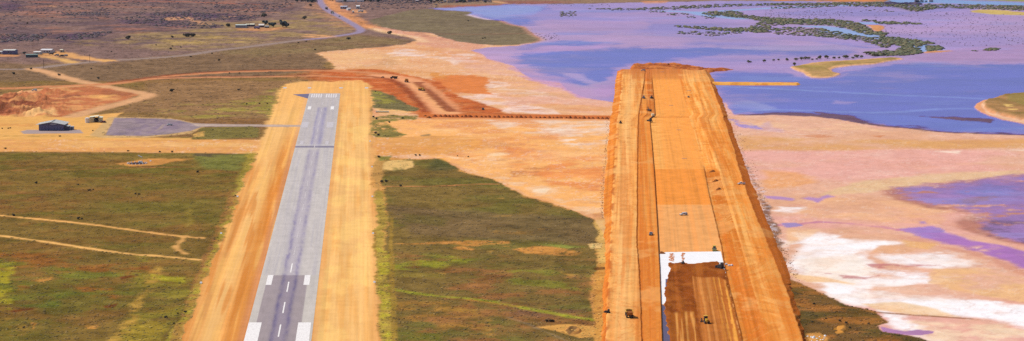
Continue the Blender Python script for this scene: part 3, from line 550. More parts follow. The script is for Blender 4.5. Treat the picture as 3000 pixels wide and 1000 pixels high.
T.poly([(1000, 28), (1040, 34), (1036, 42), (990, 34)], (168, 112, 92), soft=6, warp=6, alpha=.6)
# haul road sweeping down to the causeway
HAUL = [(1110, 221), (1150, 225), (1190, 232), (1222, 246), (1243, 264), (1262, 284), (1285, 308), (1310, 332)]
T.road([(1080, 222), (1135, 231), (1172, 244), (1196, 264), (1222, 292), (1256, 326)], 11, (142, 70, 44), soft=3.5, warp=2.5, alpha=.8, amp=.2)
track(HAUL, 24, (232, 160, 114), 'haul_road', soft=5, warp=2, amp=.1)
T.road(HAUL[3:], 13, (236, 168, 112), soft=6, warp=2, alpha=.8)
T.road([(1226, 242), (1252, 262), (1276, 284), (1300, 306), (1322, 326)], 11, (138, 68, 44), soft=3, warp=2.2, alpha=.85, amp=.2)
T.road([(1240, 246), (1270, 262), (1300, 284), (1340, 318)], 7, (224, 150, 104), soft=3, warp=2, alpha=.7)
T.road([(1322, 326), (1400, 330), (1480, 335), (1520, 338)], 5, (152, 82, 52), soft=4, warp=2, alpha=.7)
# tracks across the near fields
track([(-420, 600), (-100, 622), (0, 632), (100, 641), (200, 651), (290, 661), (400, 676), (520, 692), (590, 698)], 4.2, (232, 172, 100), soft=1.4, warp=.9, amp=.2)
track([(-420, 650), (-100, 682), (0, 691), (100, 704), (200, 719), (300, 734), (390, 746), (460, 750), (585, 762)], 4.6, (234, 178, 104), soft=1.5, warp=.9, amp=.2)
T.road([(470, 752), (590, 768)], 2.4, (190, 146, 76), soft=1.6, alpha=.7)
track([(540, 692), (536, 700), (528, 712), (516, 722), (524, 734), (545, 744)], 3.6, (212, 158, 92), soft=1.8, warp=1.2, amp=.2)
T.road([(556, 612), (552, 630), (560, 650), (548, 665)], 3.5, (156, 130, 60), soft=2, warp=1.4, alpha=.7)
T.road([(470, 780), (440, 830), (400, 890), (380, 940), (335, 1000), (300, 1060)], 5, (196, 150, 74), soft=2.4, warp=1.8, alpha=.85, tex=T.patches(-.7, .1, 10, 152))
T.road([(-420, 500), (0, 499), (150, 497), (270, 495), (420, 492), (560, 489)], 5, (170, 112, 70), soft=3, warp=2, alpha=.8, tex=T.patches(-.6, .2, 9, 154))
T.road([(270, 491), (420, 489), (540, 488)], 3, (128, 72, 54), soft=2.5, warp=2, alpha=.8)
T.poly([(342, 481), (372, 474), (412, 468), (440, 466), (500, 468), (572, 466), (505, 475), (470, 483), (440, 486), (380, 488)], (212, 146, 78), soft=5, warp=7, zone=7, amp=.14, alpha=.85)
track([(1125, 546), (1250, 546), (1320, 544), (1400, 540), (1460, 539)], 3.2, (184, 122, 74), soft=2, warp=1.5, amp=.3)
T.road([(1128, 548), (1250, 548), (1400, 543)], 1.8, (104, 66, 46), soft=1.6, warp=1.2, alpha=.8, tex=T.patches(-.3, .2, 5, 155))
for pl in ([(1150, 716), (1240, 712), (1300, 708), (1400, 705), (1485, 709), (1488, 722), (1430, 718), (1390, 722), (1290, 716)], [(1500, 728), (1560, 722), (1640, 724), (1690, 738), (1740, 750), (1640, 748), (1540, 742)],
           [(1340, 720), (1390, 728), (1385, 732), (1330, 727)]):
    T.poly(pl, (214, 144, 78), soft=5, warp=10, alpha=.85, tex=T.patches(-.5, .1, 12, 156))
T.poly([(1580, 718), (1640, 718), (1720, 724), (1660, 728)], (142, 150, 70), soft=8, warp=8, alpha=.7)
T.road([(1140, 846), (1170, 851), (1250, 864), (1330, 872), (1400, 880), (1500, 896), (1600, 915), (1740, 938)], 4.2, (160, 156, 52), soft=2.5, warp=1.6, alpha=.9)
T.road([(1350, 877), (1450, 889), (1520, 899)], 1.6, (196, 122, 70), soft=1.2, warp=.8, alpha=.8)
T.road([(1490, 930), (1560, 956), (1640, 990), (1680, 1010)], 1.6, (160, 132, 108), soft=1.2, warp=.6, alpha=.6)
T.road([(1420, 745), (1412, 765), (1395, 785)], 1.2, (140, 116, 70), soft=1, warp=.4, alpha=.6); T.road([(1412, 745), (1402, 765), (1388, 785)], 1.2, (140, 116, 70), soft=1, warp=.4, alpha=.6)
for pl in ([(1430, 632), (1500, 630), (1490, 634)], [(1430, 580), (1480, 578), (1478, 582)], [(1285, 800), (1305, 800), (1303, 806)], [(1420, 735), (1450, 733), (1440, 738)], [(1350, 970), (1420, 975), (1430, 992), (1380, 984)], [(1640, 798), (1690, 806), (1670, 810)]):
    T.poly(pl, (200, 148, 78), soft=5, warp=6, alpha=.75, tex=T.patches(-.5, .1, 6, 157))
T.poly([(1430, 660), (1600, 672), (1560, 690), (1440, 682)], (150, 108, 56), soft=12, warp=14, alpha=.6, tex=T.patches(-.1, .4, 8, 158))
T.poly([(1575, 956), (1640, 949), (1700, 950), (1752, 958), (1770, 985), (1700, 990), (1640, 972)], (226, 164, 92), soft=5, warp=8, amp=.15)
# fringe along the new embankment
T.poly([(1742, 640), (1800, 640), (1800, 1080), (1760, 1080), (1738, 930), (1745, 800), (1752, 740)], (218, 156, 84), soft=7, warp=10, amp=.2)
T.poly([(1742, 645), (1772, 645), (1776, 770), (1752, 775)], (224, 180, 112), soft=7, warp=8, alpha=.8)
T.poly([(1720, 716), (1745, 713), (1766, 714), (1762, 728), (1730, 730)], (232, 188, 130), soft=3, warp=3)
T.poly([(1735, 786), (1785, 782), (1785, 790), (1740, 792)], (118, 72, 40), soft=3, warp=4, alpha=.8)
T.poly([(1735, 800), (1780, 790), (1780, 900), (1745, 930)], (196, 128, 64), soft=8, warp=12, alpha=.8, tex=T.patches(-.3, .3, 7, 159))
# ---- pale scalded patch and cleared ground right of the old strip
T.poly([(1088, 455), (1130, 458), (1120, 540), (1108, 560), (1092, 520)], (196, 146, 88), soft=6, warp=8, alpha=.9, amp=.2)
T.poly([(1120, 478), (1150, 467), (1210, 470), (1218, 488), (1190, 496), (1150, 502), (1122, 498)], (230, 184, 124), soft=5, warp=8, amp=.15)
T.poly([(1105, 458), (1150, 455), (1140, 468), (1110, 470)], (132, 132, 66), soft=5, warp=6, alpha=.8); T.poly([(1150, 492), (1190, 488), (1180, 500), (1150, 503)], (128, 118, 70), soft=5, warp=7, alpha=.7, tex=T.patches(-.4, .2, 7, 160))
# ---- the gravel strip round the old runway
sx = lambda y: 829 + (y - 250) * (530 - 829) / 750.; ex = lambda y: 1085 + (y - 250) * (1106 - 1085) / 750.
strip = [(sx(258), 258), (846, 243), (870, 238), (1060, 238), (1080, 246), (ex(262), 262), (ex(1090), 1090), (sx(1090), 1090)]
T.poly([(722, 448), (sx(448), 448), (sx(1090), 1090), (430, 1090), (530, 930), (616, 740), (690, 560)], (182, 160, 66), soft=7, warp=10, amp=.3, tex=lambda i: .6 + .4 * sstep(500, 760, T.y[i]))
T.poly([(sx(560) - 30, 560), (sx(560), 560), (sx(1090), 1090), (sx(1090) - 34, 1090)], (176, 120, 72), soft=6, warp=8, alpha=.7, tex=T.patches(-.6, .2, 9, 161))
T.poly([(1090, 560), (1122, 560), (1152, 1090), (1108, 1090)], (182, 150, 74), soft=8, warp=12, amp=.35)
T.poly([(1106, 720), (1140, 740), (1150, 900), (1160, 1090), (1112, 1090)], (196, 178, 58), soft=9, warp=12, alpha=.8, tex=T.patches(-.35, .5, 8, 162))
T.poly([(1096, 600), (1130, 600), (1158, 1090), (1108, 1090)], (140, 112, 58), soft=8, warp=10, alpha=.7, tex=T.patches(.15, .6, 5, 262))
T.poly([(1140, 640), (1150, 640), (1168, 1090), (1146, 1090)], (164, 128, 60), soft=4, warp=4, alpha=.8)
T.poly([(1090, 560), (1100, 560), (1116, 1090), (1104, 1090)], (160, 108, 56), soft=4, warp=4, alpha=.6, tex=T.patches(-.4, .2, 7, 163))
T.poly([(790, 345), (815, 262), (829, 252), (sx(345), 345)], (200, 160, 84), soft=8, warp=6, alpha=.8)
T.poly([(1085, 440), (1092, 400), (1096, 560), (1088, 560)], (196, 140, 84), soft=4, warp=4, alpha=.8)
T.poly(strip, (240, 186, 116), soft=9, warp=13, zone=5, amp=.06)
iS = np.nonzero(T.Zn == 5)[0]
yS = T.y[iS]; xS = T.x[iS]
lx = 906 + (yS - 274) * (714 - 906) / 726.; rx = 997 + (yS - 274) * (912 - 997) / 726.
lat = (xS - (lx + rx) / 2) / ((rx - lx) / 30.)          # metres from the centre line
stk = streak(lat * .4, T.wy[iS] / 260, 171, 3, .7); stk2 = streak(lat / 4.5, T.wy[iS] / 110, 172, 3, .6)
left = lat < 0
def mixc(idx, m, col):
    T.C[idx] += (A(*col) - T.C[idx]) * m[:, None]
mixc(iS, left * sstep(-31, -22, lat) * sstep(330, 470, yS) * .85, (222, 140, 62))
mixc(iS, left * sstep(.0, .5, stk2) * sstep(400, 560, yS) * .6, (214, 130, 54))
mixc(iS, left * sstep(-32, -37, lat) * sstep(430, 520, yS) * .6, (214, 140, 70))
mixc(iS, left * sstep(.15, .6, -stk2) * .5, (246, 188, 106))
mixc(iS, (~left) * sstep(.0, .6, stk2) * .5, (232, 164, 84))
mixc(iS, (~left) * sstep(.0, .5, fbm(lat / 14, T.wy[iS] / 55, 173, 4)) * .55, (252, 204, 122))
mixc(iS, (~left) * sstep(19, 16, lat) * .55, (214, 150, 92))
mixc(iS, (~left) * sstep(40, 44, lat) * .45, (222, 150, 84))
mixc(iS, sstep(345, 300, yS) * .6, (240, 178, 104))
mixc(iS, sstep(12, 17, np.abs(lat)) * sstep(20, 16, np.abs(lat)) * .35 * left, (196, 150, 130))
tl = np.abs(((lat + 1.3 * T.w3[iS] * .3) / 1.9) % 1 - .5)
mixc(iS, sstep(.3, .5, tl) * .22 * (.5 + .5 * stk), (206, 128, 56))
T.C[iS] *= (1 + .13 * stk)[:, None]
# ---- sealed apron, taxiway and hangar pad
T.poly([(262, 398), (318, 345), (338, 343), (500, 347), (560, 358), (600, 372), (560, 392), (430, 404), (300, 404)], (206, 166, 112), soft=5, warp=3)
T.poly([(308, 397), (336, 346), (500, 349), (530, 354), (562, 361), (640, 364), (760, 366), (892, 367), (890, 373), (760, 372), (640, 371), (590, 372), (560, 384), (500, 393), (430, 399)], (150, 128, 132), soft=3, warp=2, zone=9, amp=.26)
T.poly([(560, 362), (640, 365), (760, 366), (892, 367), (890, 373), (760, 371), (640, 370), (580, 371)], (190, 164, 146), soft=4, warp=2, alpha=.85)
T.road([(455, 384), (470, 376), (478, 366)], 2.2, (196, 170, 120), soft=1.4, warp=.3, alpha=.8); T.poly([(308, 397), (336, 346), (500, 349), (562, 361), (560, 384), (430, 399)], (122, 100, 124), soft=5, warp=8, alpha=.6, tex=T.patches(-.2, .5, 12, 245, 5, .66, 1., .35))
T.poly([(60, 386), (80, 381), (235, 380), (242, 391), (70, 393)], (166, 144, 140), soft=3, warp=2, zone=9, amp=.05)
T.poly([(590, 374), (740, 371), (758, 378), (756, 404), (620, 408), (560, 406), (580, 392)], (126, 112, 60), soft=5, warp=5, zone=0, amp=.3)
T.poly([(560, 394), (600, 384), (596, 400), (570, 403)], (214, 166, 92), soft=4, warp=5, alpha=.85)
# ---- mottling of the dry flats
iF = np.nonzero((T.Zn == 1) | (T.Zn == 6))[0]; fx_, fy_ = T.wx[iF], T.wy[iF]; calm = .65 - .15 * sstep(2080, 2120, T.x[iF]); west = (T.x[iF] < 2000)
m1_ = sstep(.15, .9, fbm(fx_ / 40, fy_ / 55, 401, 6, .72)) * .4 * calm; mixc(iF, m1_ * ~west, (248, 216, 192)); mixc(iF, m1_ * west, (250, 210, 160))
mixc(iF, sstep(.15, .9, fbm(fx_ / 30, fy_ / 40, 402, 6, .72)) * .4 * calm, (220, 146, 90))
mixc(iF, sstep(.25, .9, fbm(fx_ / 14, fy_ / 14, 403, 5, .7)) * .3 * calm, (206, 140, 110))
cr1 = fbm(fx_ / 38, fy_ / 60, 408, 5, .6); cr2 = fbm(fx_ / 22, fy_ / 30, 409, 5, .6)
mixc(iF, sstep(.06, .015, np.abs(cr1)) * .4 * calm, (198, 128, 104)); mixc(iF, sstep(.06, .015, np.abs(cr2 - .2)) * .35 * calm, (252, 232, 220)); mixc(iF, sstep(.05, .01, np.abs(cr2 + .25)) * .3 * calm, (190, 118, 112))
T.C[iF] *= (1 + .06 * fbm(fx_ / 5, fy_ / 9, 404, 4, .7))[:, None]
iW = np.nonzero(T.Zn == 2)[0]; fx_, fy_ = T.wx[iW], T.wy[iW]
T.C[iW] *= (1 + .13 * fbm(fx_ / 190, fy_ / 60, 405, 6, .68) + .05 * fbm(fx_ / 30, fy_ / 40, 407, 4, .7))[:, None]
mixc(iW, sstep(.1, .9, fbm(fx_ / 160, fy_ / 150, 406, 6, .7)) * .4, (188, 140, 180)); mixc(iW, sstep(.3, .8, fbm(fx_ / 220, fy_ / 90, 410, 6, .7)) * .3, (132, 146, 214))
# ---- fine grain
fin = T.noise(5, 181, 3, .7); mid = T.noise(18, 182, 3, .6)
T.C *= (1.04 + T.Amp * (.75 * fin + .55 * mid))[:, None]
T.C = np.clip(T.C, .004, .86)
nf = (T.Zn == 0) & (T.y > 440); T.C[nf] *= np.array([.90, .92, .78])
T.H += np.where(T.Zn == 0, .12 * T.noise(14, 183, 3), 0)
shoulder = T.noise(40, 184, 2)

nr, nc = GX.shape
T.H[T.Zn == 2] = -.03; T.H[T.Zn == 11] = -.03
vz = T.H.reshape(nr, nc); edge = np.zeros_like(vz, bool); edge[[0, -1], :] = True; edge[:, [0, -1]] = True; vz[edge] = 0
V = PA(GX, GY, 0.0); V[..., 2] = vz; V = V.reshape(-1, 3)
ii = np.arange(nr * nc).reshape(nr, nc)
quads = np.stack([ii[1:, :-1], ii[1:, 1:], ii[:-1, 1:], ii[:-1, :-1]], -1).reshape(-1, 4)
fz = T.Zn[quads[:, 0]]
M_LAND = mat_attr('dry_land', rough=1., spec=.0, nscale=.8, namp=.17, bump=.12)
M_FLAT = mat_attr('salt_mud', rough=.85, spec=.15, nscale=.5, namp=.06, bump=.1)
M_WATER = mat_attr('shallow_water', rough=.62, spec=.25, nscale=.06, namp=.06, rough_attr=True, nscale2=.015)
M_SEAL = mat_attr('seal', rough=.9, spec=.2, nscale=1.3, namp=.10)
MATOF = {'tidal_flat': M_FLAT, 'lagoon_water': M_WATER, 'creek': M_WATER, 'mud_bank': M_FLAT, 'main_road': M_SEAL, 'apron': M_SEAL, 'runway_strip': mat_attr('gravel_strip', rough=1., spec=.0, nscale=.9, namp=.05, bump=.05)}
for zi, zn in enumerate(ZONES):
    q = quads[fz == zi]
    if not len(q): continue
    uq, inv = np.unique(q, return_inverse=True)
    vv, cc, gg = V[uq], T.C[uq], T.G[uq]; q2 = inv.reshape(-1, 4)
    if zn == 'ground':       # carry the sheet on to the horizon and under the camera, beyond what the photograph shows
        Ybot, Ytop = V[-1, 1], V[0, 1]
        bl, br, tl_, tr = V[ii[-1, 0]], V[ii[-1, -1]], V[ii[0, 0]], V[ii[0, -1]]
        R = 60000.
        ex_v = np.array([bl, br, tr, tl_, (-R, -20000, 0), (R, -20000, 0), (R, R, 0), (-R, R, 0)], float); n0 = len(vv)
        cL, cR, cF = A(112, 98, 62), A(226, 172, 140), A(126, 112, 92)
        ex_c = np.array([cL, cR, A(160, 140, 180), cF, cL, cR, cF, cF])
        ex_q = np.array([[0, 4, 5, 1], [1, 5, 6, 2], [2, 6, 7, 3], [3, 7, 4, 0]]) + n0
        vv = np.concatenate([vv, ex_v]); cc = np.concatenate([cc, ex_c]); gg = np.concatenate([gg, np.zeros(8)]); q2 = np.concatenate([q2, ex_q])
    me = make_mesh(zn, vv, q2); set_attr(me, 'tint', cc); set_attr(me, 'gloss', gg)
    me.polygons.foreach_set('use_smooth', np.ones(len(q2), bool))
    tag(link(zn, me, MATOF.get(zn, M_LAND)), kind='structure')

def ground_z(x, y):          # terrain height at photo-map position
    i = int(np.clip(np.searchsorted(ysr, y), 0, nr - 1)); j = int(np.clip(round((x + 420) / 2.7), 0, nc - 1))
    return float(vz[i, j])
def lat_colour(C, m, col): C += (A(*col) - C) * np.clip(m, 0, 1)[:, None]

# ================================================================== OLD RUNWAY
RL = lambda y: 906 + (y - 274) * (714 - 906) / 726.
RR = lambda y: 997 + (y - 274) * (912 - 997) / 726.
ry = np.concatenate([np.arange(274, 430, 1.5), np.arange(430, 1071, 2.)]); rt = np.linspace(0, 1, 64)
RY, RT = np.meshgrid(ry, rt, indexing='ij'); RX = RL(RY) + (RR(RY) - RL(RY)) * RT
rv = PA(RX, RY, .05).reshape(-1, 3); ry_, rt_ = RY.ravel(), RT.ravel(); rm = (rt_ - .5) * 30
C = np.tile(A(192, 181, 178), (len(rv), 1))
st1 = streak(rm * .9, rv[:, 1] / 120, 201, 4, .6); st2 = streak(rm / 3, rv[:, 1] / 35, 202, 3, .6); st3 = streak(rm / 2, rv[:, 1] / 9, 203, 3, .6)
lat_colour(C, sstep(430, 432, ry_) * .8, (202, 192, 186))
lat_colour(C, sstep(.0, .6, st1) * .4, (178, 170, 178))
lat_colour(C, sstep(13, 15, np.abs(rm)) * .5, (206, 196, 184))
band = lambda c, wd: np.exp(-((rm - c) / wd) ** 2)
wob = .4 * fbm(rv[:, 1] / 60, rv[:, 1] * 0, 204, 3)
up = sstep(312, 318, ry_) * sstep(430, 424, ry_)
midr = sstep(432, 445, ry_)
lat_colour(C, up * (band(-2.9 + wob, 1.0) + 1.1 * band(2.9 + wob, 1.6)) * (.55 + .35 * st3), (124, 116, 156))
lat_colour(C, up * sstep(6.5, 3, np.abs(rm - .5)) * .45, (170, 160, 184))
lat_colour(C, midr * sstep(5.5, 3, np.abs(rm - .3)) * .6, (180, 168, 180))
lat_colour(C, midr * (band(-3.3 + wob, 1.3) + band(3.1 + wob, 1.2)) * (.5 + .45 * st3) * (.6 + .4 * sstep(500, 800, ry_)), (122, 110, 150))
# resealed darker section
dl = np.interp(ry_, [806, 1000], [786, 738]); dr = np.interp(ry_, [806, 1000], [903, 875]); rxp = RX.ravel()
dark = sstep(805.5, 807.5, ry_) * sstep(-1, 1, rxp - dl) * sstep(1, -1, rxp - dr)
lat_colour(C, dark * .95, (160, 144, 146))
lat_colour(C, dark * sstep(-.1, .6, st2) * .4, (148, 134, 142))
lat_colour(C, dark * (band(-3.2 + wob, 1.2) + band(3.0 + wob, 1.2)) * (.6 + .45 * st3), (104, 92, 124))
lat_colour(C, dark * sstep(4.2, 2, np.abs(rm)) * .35, (128, 114, 146))
lat_colour(C, sstep(805.5, 808, ry_) * (1 - dark) * .7, (200, 190, 180))
# the patched trench across the runway
lat_colour(C, sstep(427.5, 429, ry_) * sstep(434, 431.5, ry_) * .9, (112, 102, 130))
lat_colour(C, sstep(421, 424, ry_) * sstep(428, 426, ry_) * .35, (206, 200, 198))
C *= (1 + .05 * st3 + .05 * st2)[:, None]
nR, nT = RY.shape; ri = np.arange(nR * nT).reshape(nR, nT)
rq = np.stack([ri[1:, :-1], ri[1:, 1:], ri[:-1, 1:], ri[:-1, :-1]], -1).reshape(-1, 4)
me = make_mesh('runway', rv, rq); set_attr(me, 'tint', np.clip(C, .01, .82))
runway = tag(link('runway', me, mat_attr('old_asphalt', rough=.85, spec=.25, nscale=1.2, namp=.10)), kind='structure')

def worn_paint(name, rgb, base, wear):
    m = bpy.data.materials.new(name); m.use_nodes = True; N = m.node_tree.nodes; L = m.node_tree.links; b = N['Principled BSDF']
    b.inputs['Roughness'].default_value = .8; b.inputs['Specular IOR Level'].default_value = .2
    geo = N.new('ShaderNodeNewGeometry'); mp = N.new('ShaderNodeMapping'); mp.inputs['Scale'].default_value = (2.2, .25, 1)
    L.new(geo.outputs['Position'], mp.inputs['Vector'])
    n = N.new('ShaderNodeTexNoise'); n.inputs['Scale'].default_value = 1.; n.inputs['Detail'].default_value = 6; L.new(mp.outputs[0], n.inputs['Vector'])
    cr = N.new('ShaderNodeMapRange'); cr.inputs['From Min'].default_value = 1 - wear - .18; cr.inputs['From Max'].default_value = 1 - wear + .12
    L.new(n.outputs['Fac'], cr.inputs['Value'])
    mx = N.new('ShaderNodeMix'); mx.data_type = 'RGBA'; mx.inputs['A'].default_value = (*A(*rgb), 1); mx.inputs['B'].default_value = (*A(*base), 1)
    L.new(cr.outputs[0], mx.inputs['Factor']); L.new(mx.outputs['Result'], b.inputs['Base Color']); return m
PW = worn_paint('white_marking', (248, 242, 240), (214, 204, 204), .34); PK = worn_paint('key_marking', (238, 230, 230), (206, 196, 198), .42); PFD = worn_paint('faint_marking', (214, 204, 206), (196, 186, 188), .5); PF = worn_paint('faded_marking', (222, 212, 214), (188, 180, 186), .5)
def pxquad(name, pts, z, m, parent, thick=.012):
    top = [Vector(P(x, y, z)) for x, y in pts]; me = bpy.data.meshes.new(name)
    n = len(top); me.from_pydata([tuple(v) for v in top] + [(v.x, v.y, v.z - thick) for v in top], [], [tuple(range(n))] + [(i, (i + 1) % n, (i + 1) % n + n, i + n) for i in range(n)])
    o = link(name, me, m, parent); bm_ = bmesh.new(); bm_.from_mesh(me); bmesh.ops.recalc_face_normals(bm_, faces=bm_.faces); bm_.to_mesh(me); bm_.free(); return o
def rpt(t, y): return (RL(y) + (RR(y) - RL(y)) * t, y)
def runmark(name, t0, t1, y0, y1, m): return pxquad(name, [rpt(t0, y1), rpt(t1, y1), rpt(t1, y0), rpt(t0, y0)], .085, m, runway)
for k in range(5): runmark('threshold_stripe', .08 + .075 * k, .08 + .075 * k + .045, 275.5, 286, PK)
for k in range(5): runmark('threshold_stripe', .55 + .075 * k, .55 + .075 * k + .045, 275.5, 286, PK)
for (t0, t1, y0, y1, m, nm) in ((.07, .17, 312, 321, PW, 'touchdown_marker'), (.76, .86, 312, 321, PW, 'touchdown_marker'), (.02, .21, 358, 374, PF, 'aiming_marker'), (.72, .91, 358, 374, PF, 'aiming_marker'),
                                 (.10, .185, 413, 424, PF, 'touchdown_marker'), (.76, .845, 413, 424, PF, 'touchdown_marker'),
                                 (.118, .213, 806, 835, PW, 'touchdown_marker'), (.755, .855, 806, 835, PW, 'touchdown_marker'), (.0, .203, 945, 1017, PW, 'aiming_marker'), (.765, .965, 945, 1017, PW, 'aiming_marker')):
    runmark(nm, t0, t1, y0, y1, m)
u = 343 + 826.; iv = 1 / u                           # 30 m dashes every 60 m along the centre line
for k in range(-3, 20):
    a = 1 / (iv + k * 4.13e-5) - 343; b = 1 / (iv + k * 4.13e-5 - 2.1e-5) - 343
    if a < 292 or b > 1068: continue
    runmark('centre_line_dash', .5 - .011, .5 + .011, a, b, PW if k < 2 else PFD)
# sealed wedge left over beside the threshold
tag(pxquad('asphalt_wedge', [(858, 277), (906, 275), (902, 289)], .06, mat((112, 104, 134), .9, .2), None), kind='structure')

# ================================================================== NEW EMBANKMENT
H0 = 2.6
EY = np.concatenate([np.arange(203, 480, 1.6), np.arange(480, 1071, 2.1)])
def ln(*pts, rag=0., seed=1):
    a = np.array(pts, float)
    def f(y):
        y = np.asarray(y, float); q = PA(y * 0 + 1900, y, 0.)[..., 1]
        return np.interp(y, a[:, 0], a[:, 1]) + rag * ppm(y) * (.6 * fbm(q / 60, q * 0, seed, 3) + .4 * fbm(q / 9, q * 0, seed + 7, 3))
    return f
toeL = ln((203, 1822), (210, 1806), (295, 1795), (352, 1786), (450, 1778), (605, 1766), (700, 1772), (800, 1768), (1000, 1757), (1075, 1752), rag=1.3, seed=501)
shL = ln((203, 1830), (210, 1824), (295, 1817), (352, 1810), (450, 1803), (605, 1793), (700, 1790), (800, 1784), (1000, 1773), (1075, 1768), rag=0.8, seed=502)
LB = ln((203, 1890), (232, 1888), (345, 1869), (605, 1866), (716, 1865), (800, 1872), (1000, 1880), (1075, 1882), rag=0.35, seed=503)
LC = ln((203, 1909), (232, 1909), (300, 1916), (335, 1919), (346, 1905), (356, 1904), (527, 1918), (666, 1926), (783, 1932), (1000, 1940), (1075, 1943), rag=0.12, seed=504)
RC = ln((203, 1984), (233, 1992), (333, 2017), (422, 2044), (500, 2064), (566, 2076), (666, 2101), (744, 2118), (802, 2127), (938, 2161), (1000, 2174), (1075, 2190), rag=0.3, seed=505)
shR = ln((203, 2062), (233, 2080), (333, 2117), (411, 2142), (527, 2176), (644, 2219), (716, 2250), (822, 2292), (884, 2316), (1000, 2354), (1075, 2380), rag=0.8, seed=506)
toeR = ln((203, 2072), (212, 2078), (233, 2091), (311, 2122), (422, 2161), (500, 2191), (605, 2231), (678, 2264), (744, 2291), (822, 2318), (919, 2343), (1000, 2366), (1075, 2392), rag=1.5, seed=507)
dug = lambda y: np.interp(y, [225, 236], [0., 1.])                   # the box is only cut once past the far end
lowR = lambda y: np.interp(y, [480, 510], [0., 1.])
lines = [(toeL, lambda y: -.25 + 0 * y, 10), (shL, lambda y: H0 + 0 * y, 34), (LB, lambda y: H0 + 0 * y, 3), (lambda y: LB(y) + 3, lambda y: H0 - .5 + 0 * y, 26),
         (LC, lambda y: H0 - .35 + 0. * y, 3), (lambda y: LC(y) + 2.5, lambda y: H0 - .35 - 1.05 * dug(y), 70), (RC, lambda y: H0 - .35 - 1.05 * dug(y), 3),
         (lambda y: RC(y) + 3, lambda y: H0 - .35 - 1.05 * dug(y) - .45 * lowR(y), 26), (lambda y: RC(y) + .42 * (shR(y) - RC(y)), lambda y: H0 - .45 + 0 * y, 34), (shR, lambda y: H0 - .35 + 0 * y, 12), (toeR, lambda y: -.25 + 0 * y, 0)]
colsx, colsz, sect = [], [], []
for k in range(len(lines) - 1):
    (fa, za, n), (fb, zb, _) = lines[k], lines[k + 1]
    for t in np.arange(n) / n:
        colsx.append(fa(EY) * (1 - t) + fb(EY) * t); colsz.append(za(EY) * (1 - t) + zb(EY) * t); sect.append(k)
colsx.append(toeR(EY)); colsz.append(-.25 + 0 * EY); sect.append(9)
EX = np.stack(colsx, 1); EZ = np.stack(colsz, 1); EYY = np.repeat(EY[:, None], EX.shape[1], 1); SEC = np.repeat(np.array(sect)[None], len(EY), 0)
ew = PA(EX, EYY, EZ)
E_ = Painter(EX, EYY, ew[..., 0], ew[..., 1]); sec = SEC.ravel(); ez = EZ.ravel().copy(); sc_ = ppm(E_.y)
latm = (E_.x - LC(E_.y)) / sc_
f1 = streak(latm * .6, E_.wy / 260, 211, 3, .7); f2 = streak(latm / 4, E_.wy / 90, 212, 4, .6); f3 = fbm(E_.wx / 5, E_.wy / 5, 213, 4, .6)
E_.C[:] = A(240, 164, 84)
def ec(m, col): lat_colour(E_.C, m * 1., col)
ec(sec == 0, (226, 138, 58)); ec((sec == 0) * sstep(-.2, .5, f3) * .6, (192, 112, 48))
ec(sec == 1, (248, 170, 90)); ec((sec == 1) * sstep(0, .5, f2) * .6, (246, 186, 112)); ec((sec == 1) * sstep(.1, .6, -f2) * .5, (226, 140, 70))
ec((sec == 1) * np.exp(-((latm - (LB(E_.y) * .45 + shL(E_.y) * .55 - LC(E_.y)) / sc_) / 4.) ** 2) * .7, (248, 190, 120))
ec((sec == 2) | (sec == 3), (240, 148, 66)); ec((sec == 3) * sstep(-.1, .5, f1) * .6, (206, 118, 50)); ec((sec == 3) * sstep(700, 730, E_.y) * sstep(-.3, .3, f3) * .7, (210, 126, 54))
ec((sec == 3) * sstep(700, 690, E_.y) * sstep(.1, .5, -f1) * .5, (240, 168, 90))
car = (sec == 4) | (sec == 5)
ec(car, (252, 166, 82)); ec(car * sstep(300, 360, E_.y) * sstep(500, 490, E_.y) * sstep(14, 4, latm) * .6 * (.6 + .4 * f3), (250, 192, 110))
ec(car * sstep(495, 497, E_.y) * sstep(601, 599, E_.y), (244, 152, 68)); ec(car * sstep(599, 601, E_.y), (242, 170, 102))
ec(car * sstep(340, 343, E_.y) * sstep(347, 344, E_.y) * .5, (206, 120, 52)); ec(car * sstep(0, .6, f1) * .3, (222, 130, 54))
rs = (sec == 6) | (sec == 7) | (sec == 8)
ec(rs, (246, 160, 76)); ec(rs * sstep(.0, .5, f2) * .7, (230, 138, 56)); ec(rs * sstep(.1, .6, -f2) * .7, (250, 188, 110))
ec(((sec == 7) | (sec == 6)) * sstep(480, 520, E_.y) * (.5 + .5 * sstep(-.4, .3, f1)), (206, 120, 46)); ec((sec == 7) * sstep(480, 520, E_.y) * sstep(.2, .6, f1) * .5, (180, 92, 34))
ec(rs * sstep(760, 800, E_.y) * sstep(-.2, .4, f3) * .35, (218, 130, 54)); ec((sec == 8) * sstep(640, 760, E_.y) * .35, (232, 146, 66))
ec((sec == 9), (216, 124, 52)); ec((sec == 9) * sstep(-.2, .5, f3) * .6, (172, 96, 42))  # right slope: shade put into the colour, darkened again further down
ec((sec == 8) * sstep(3, .5, (shR(E_.y) - E_.x) / sc_) * .5, (246, 178, 96))
ec((sec == 3) * sstep(345, 338, E_.y) * sstep(-8, -4, latm) * (.6 + .4 * f3), (196, 104, 42)); ec((sec == 2) * .7, (168, 78, 30)); ec((sec == 4) * .6, (168, 78, 30)); ec((sec == 6) * sstep(480, 500, E_.y) * .7, (168, 78, 30))  # step faces and trench band painted dark, their shade put into the colour
ec(((sec == 8) | (sec == 7)) * sstep(.25, .7, streak(latm / 2.2, E_.wy / 70, 221, 4, .6)) * .45, (214, 118, 44))
rough = sstep(760, 800, E_.y) * sstep(1.5, 3, (E_.x - RC(E_.y)) / sc_) * sstep(13, 9, (E_.x - RC(E_.y)) / sc_)
ec(rough * (.45 + .45 * f3), (196, 100, 38)); ec(rough * sstep(.1, .5, f1) * .6, (238, 154, 74))
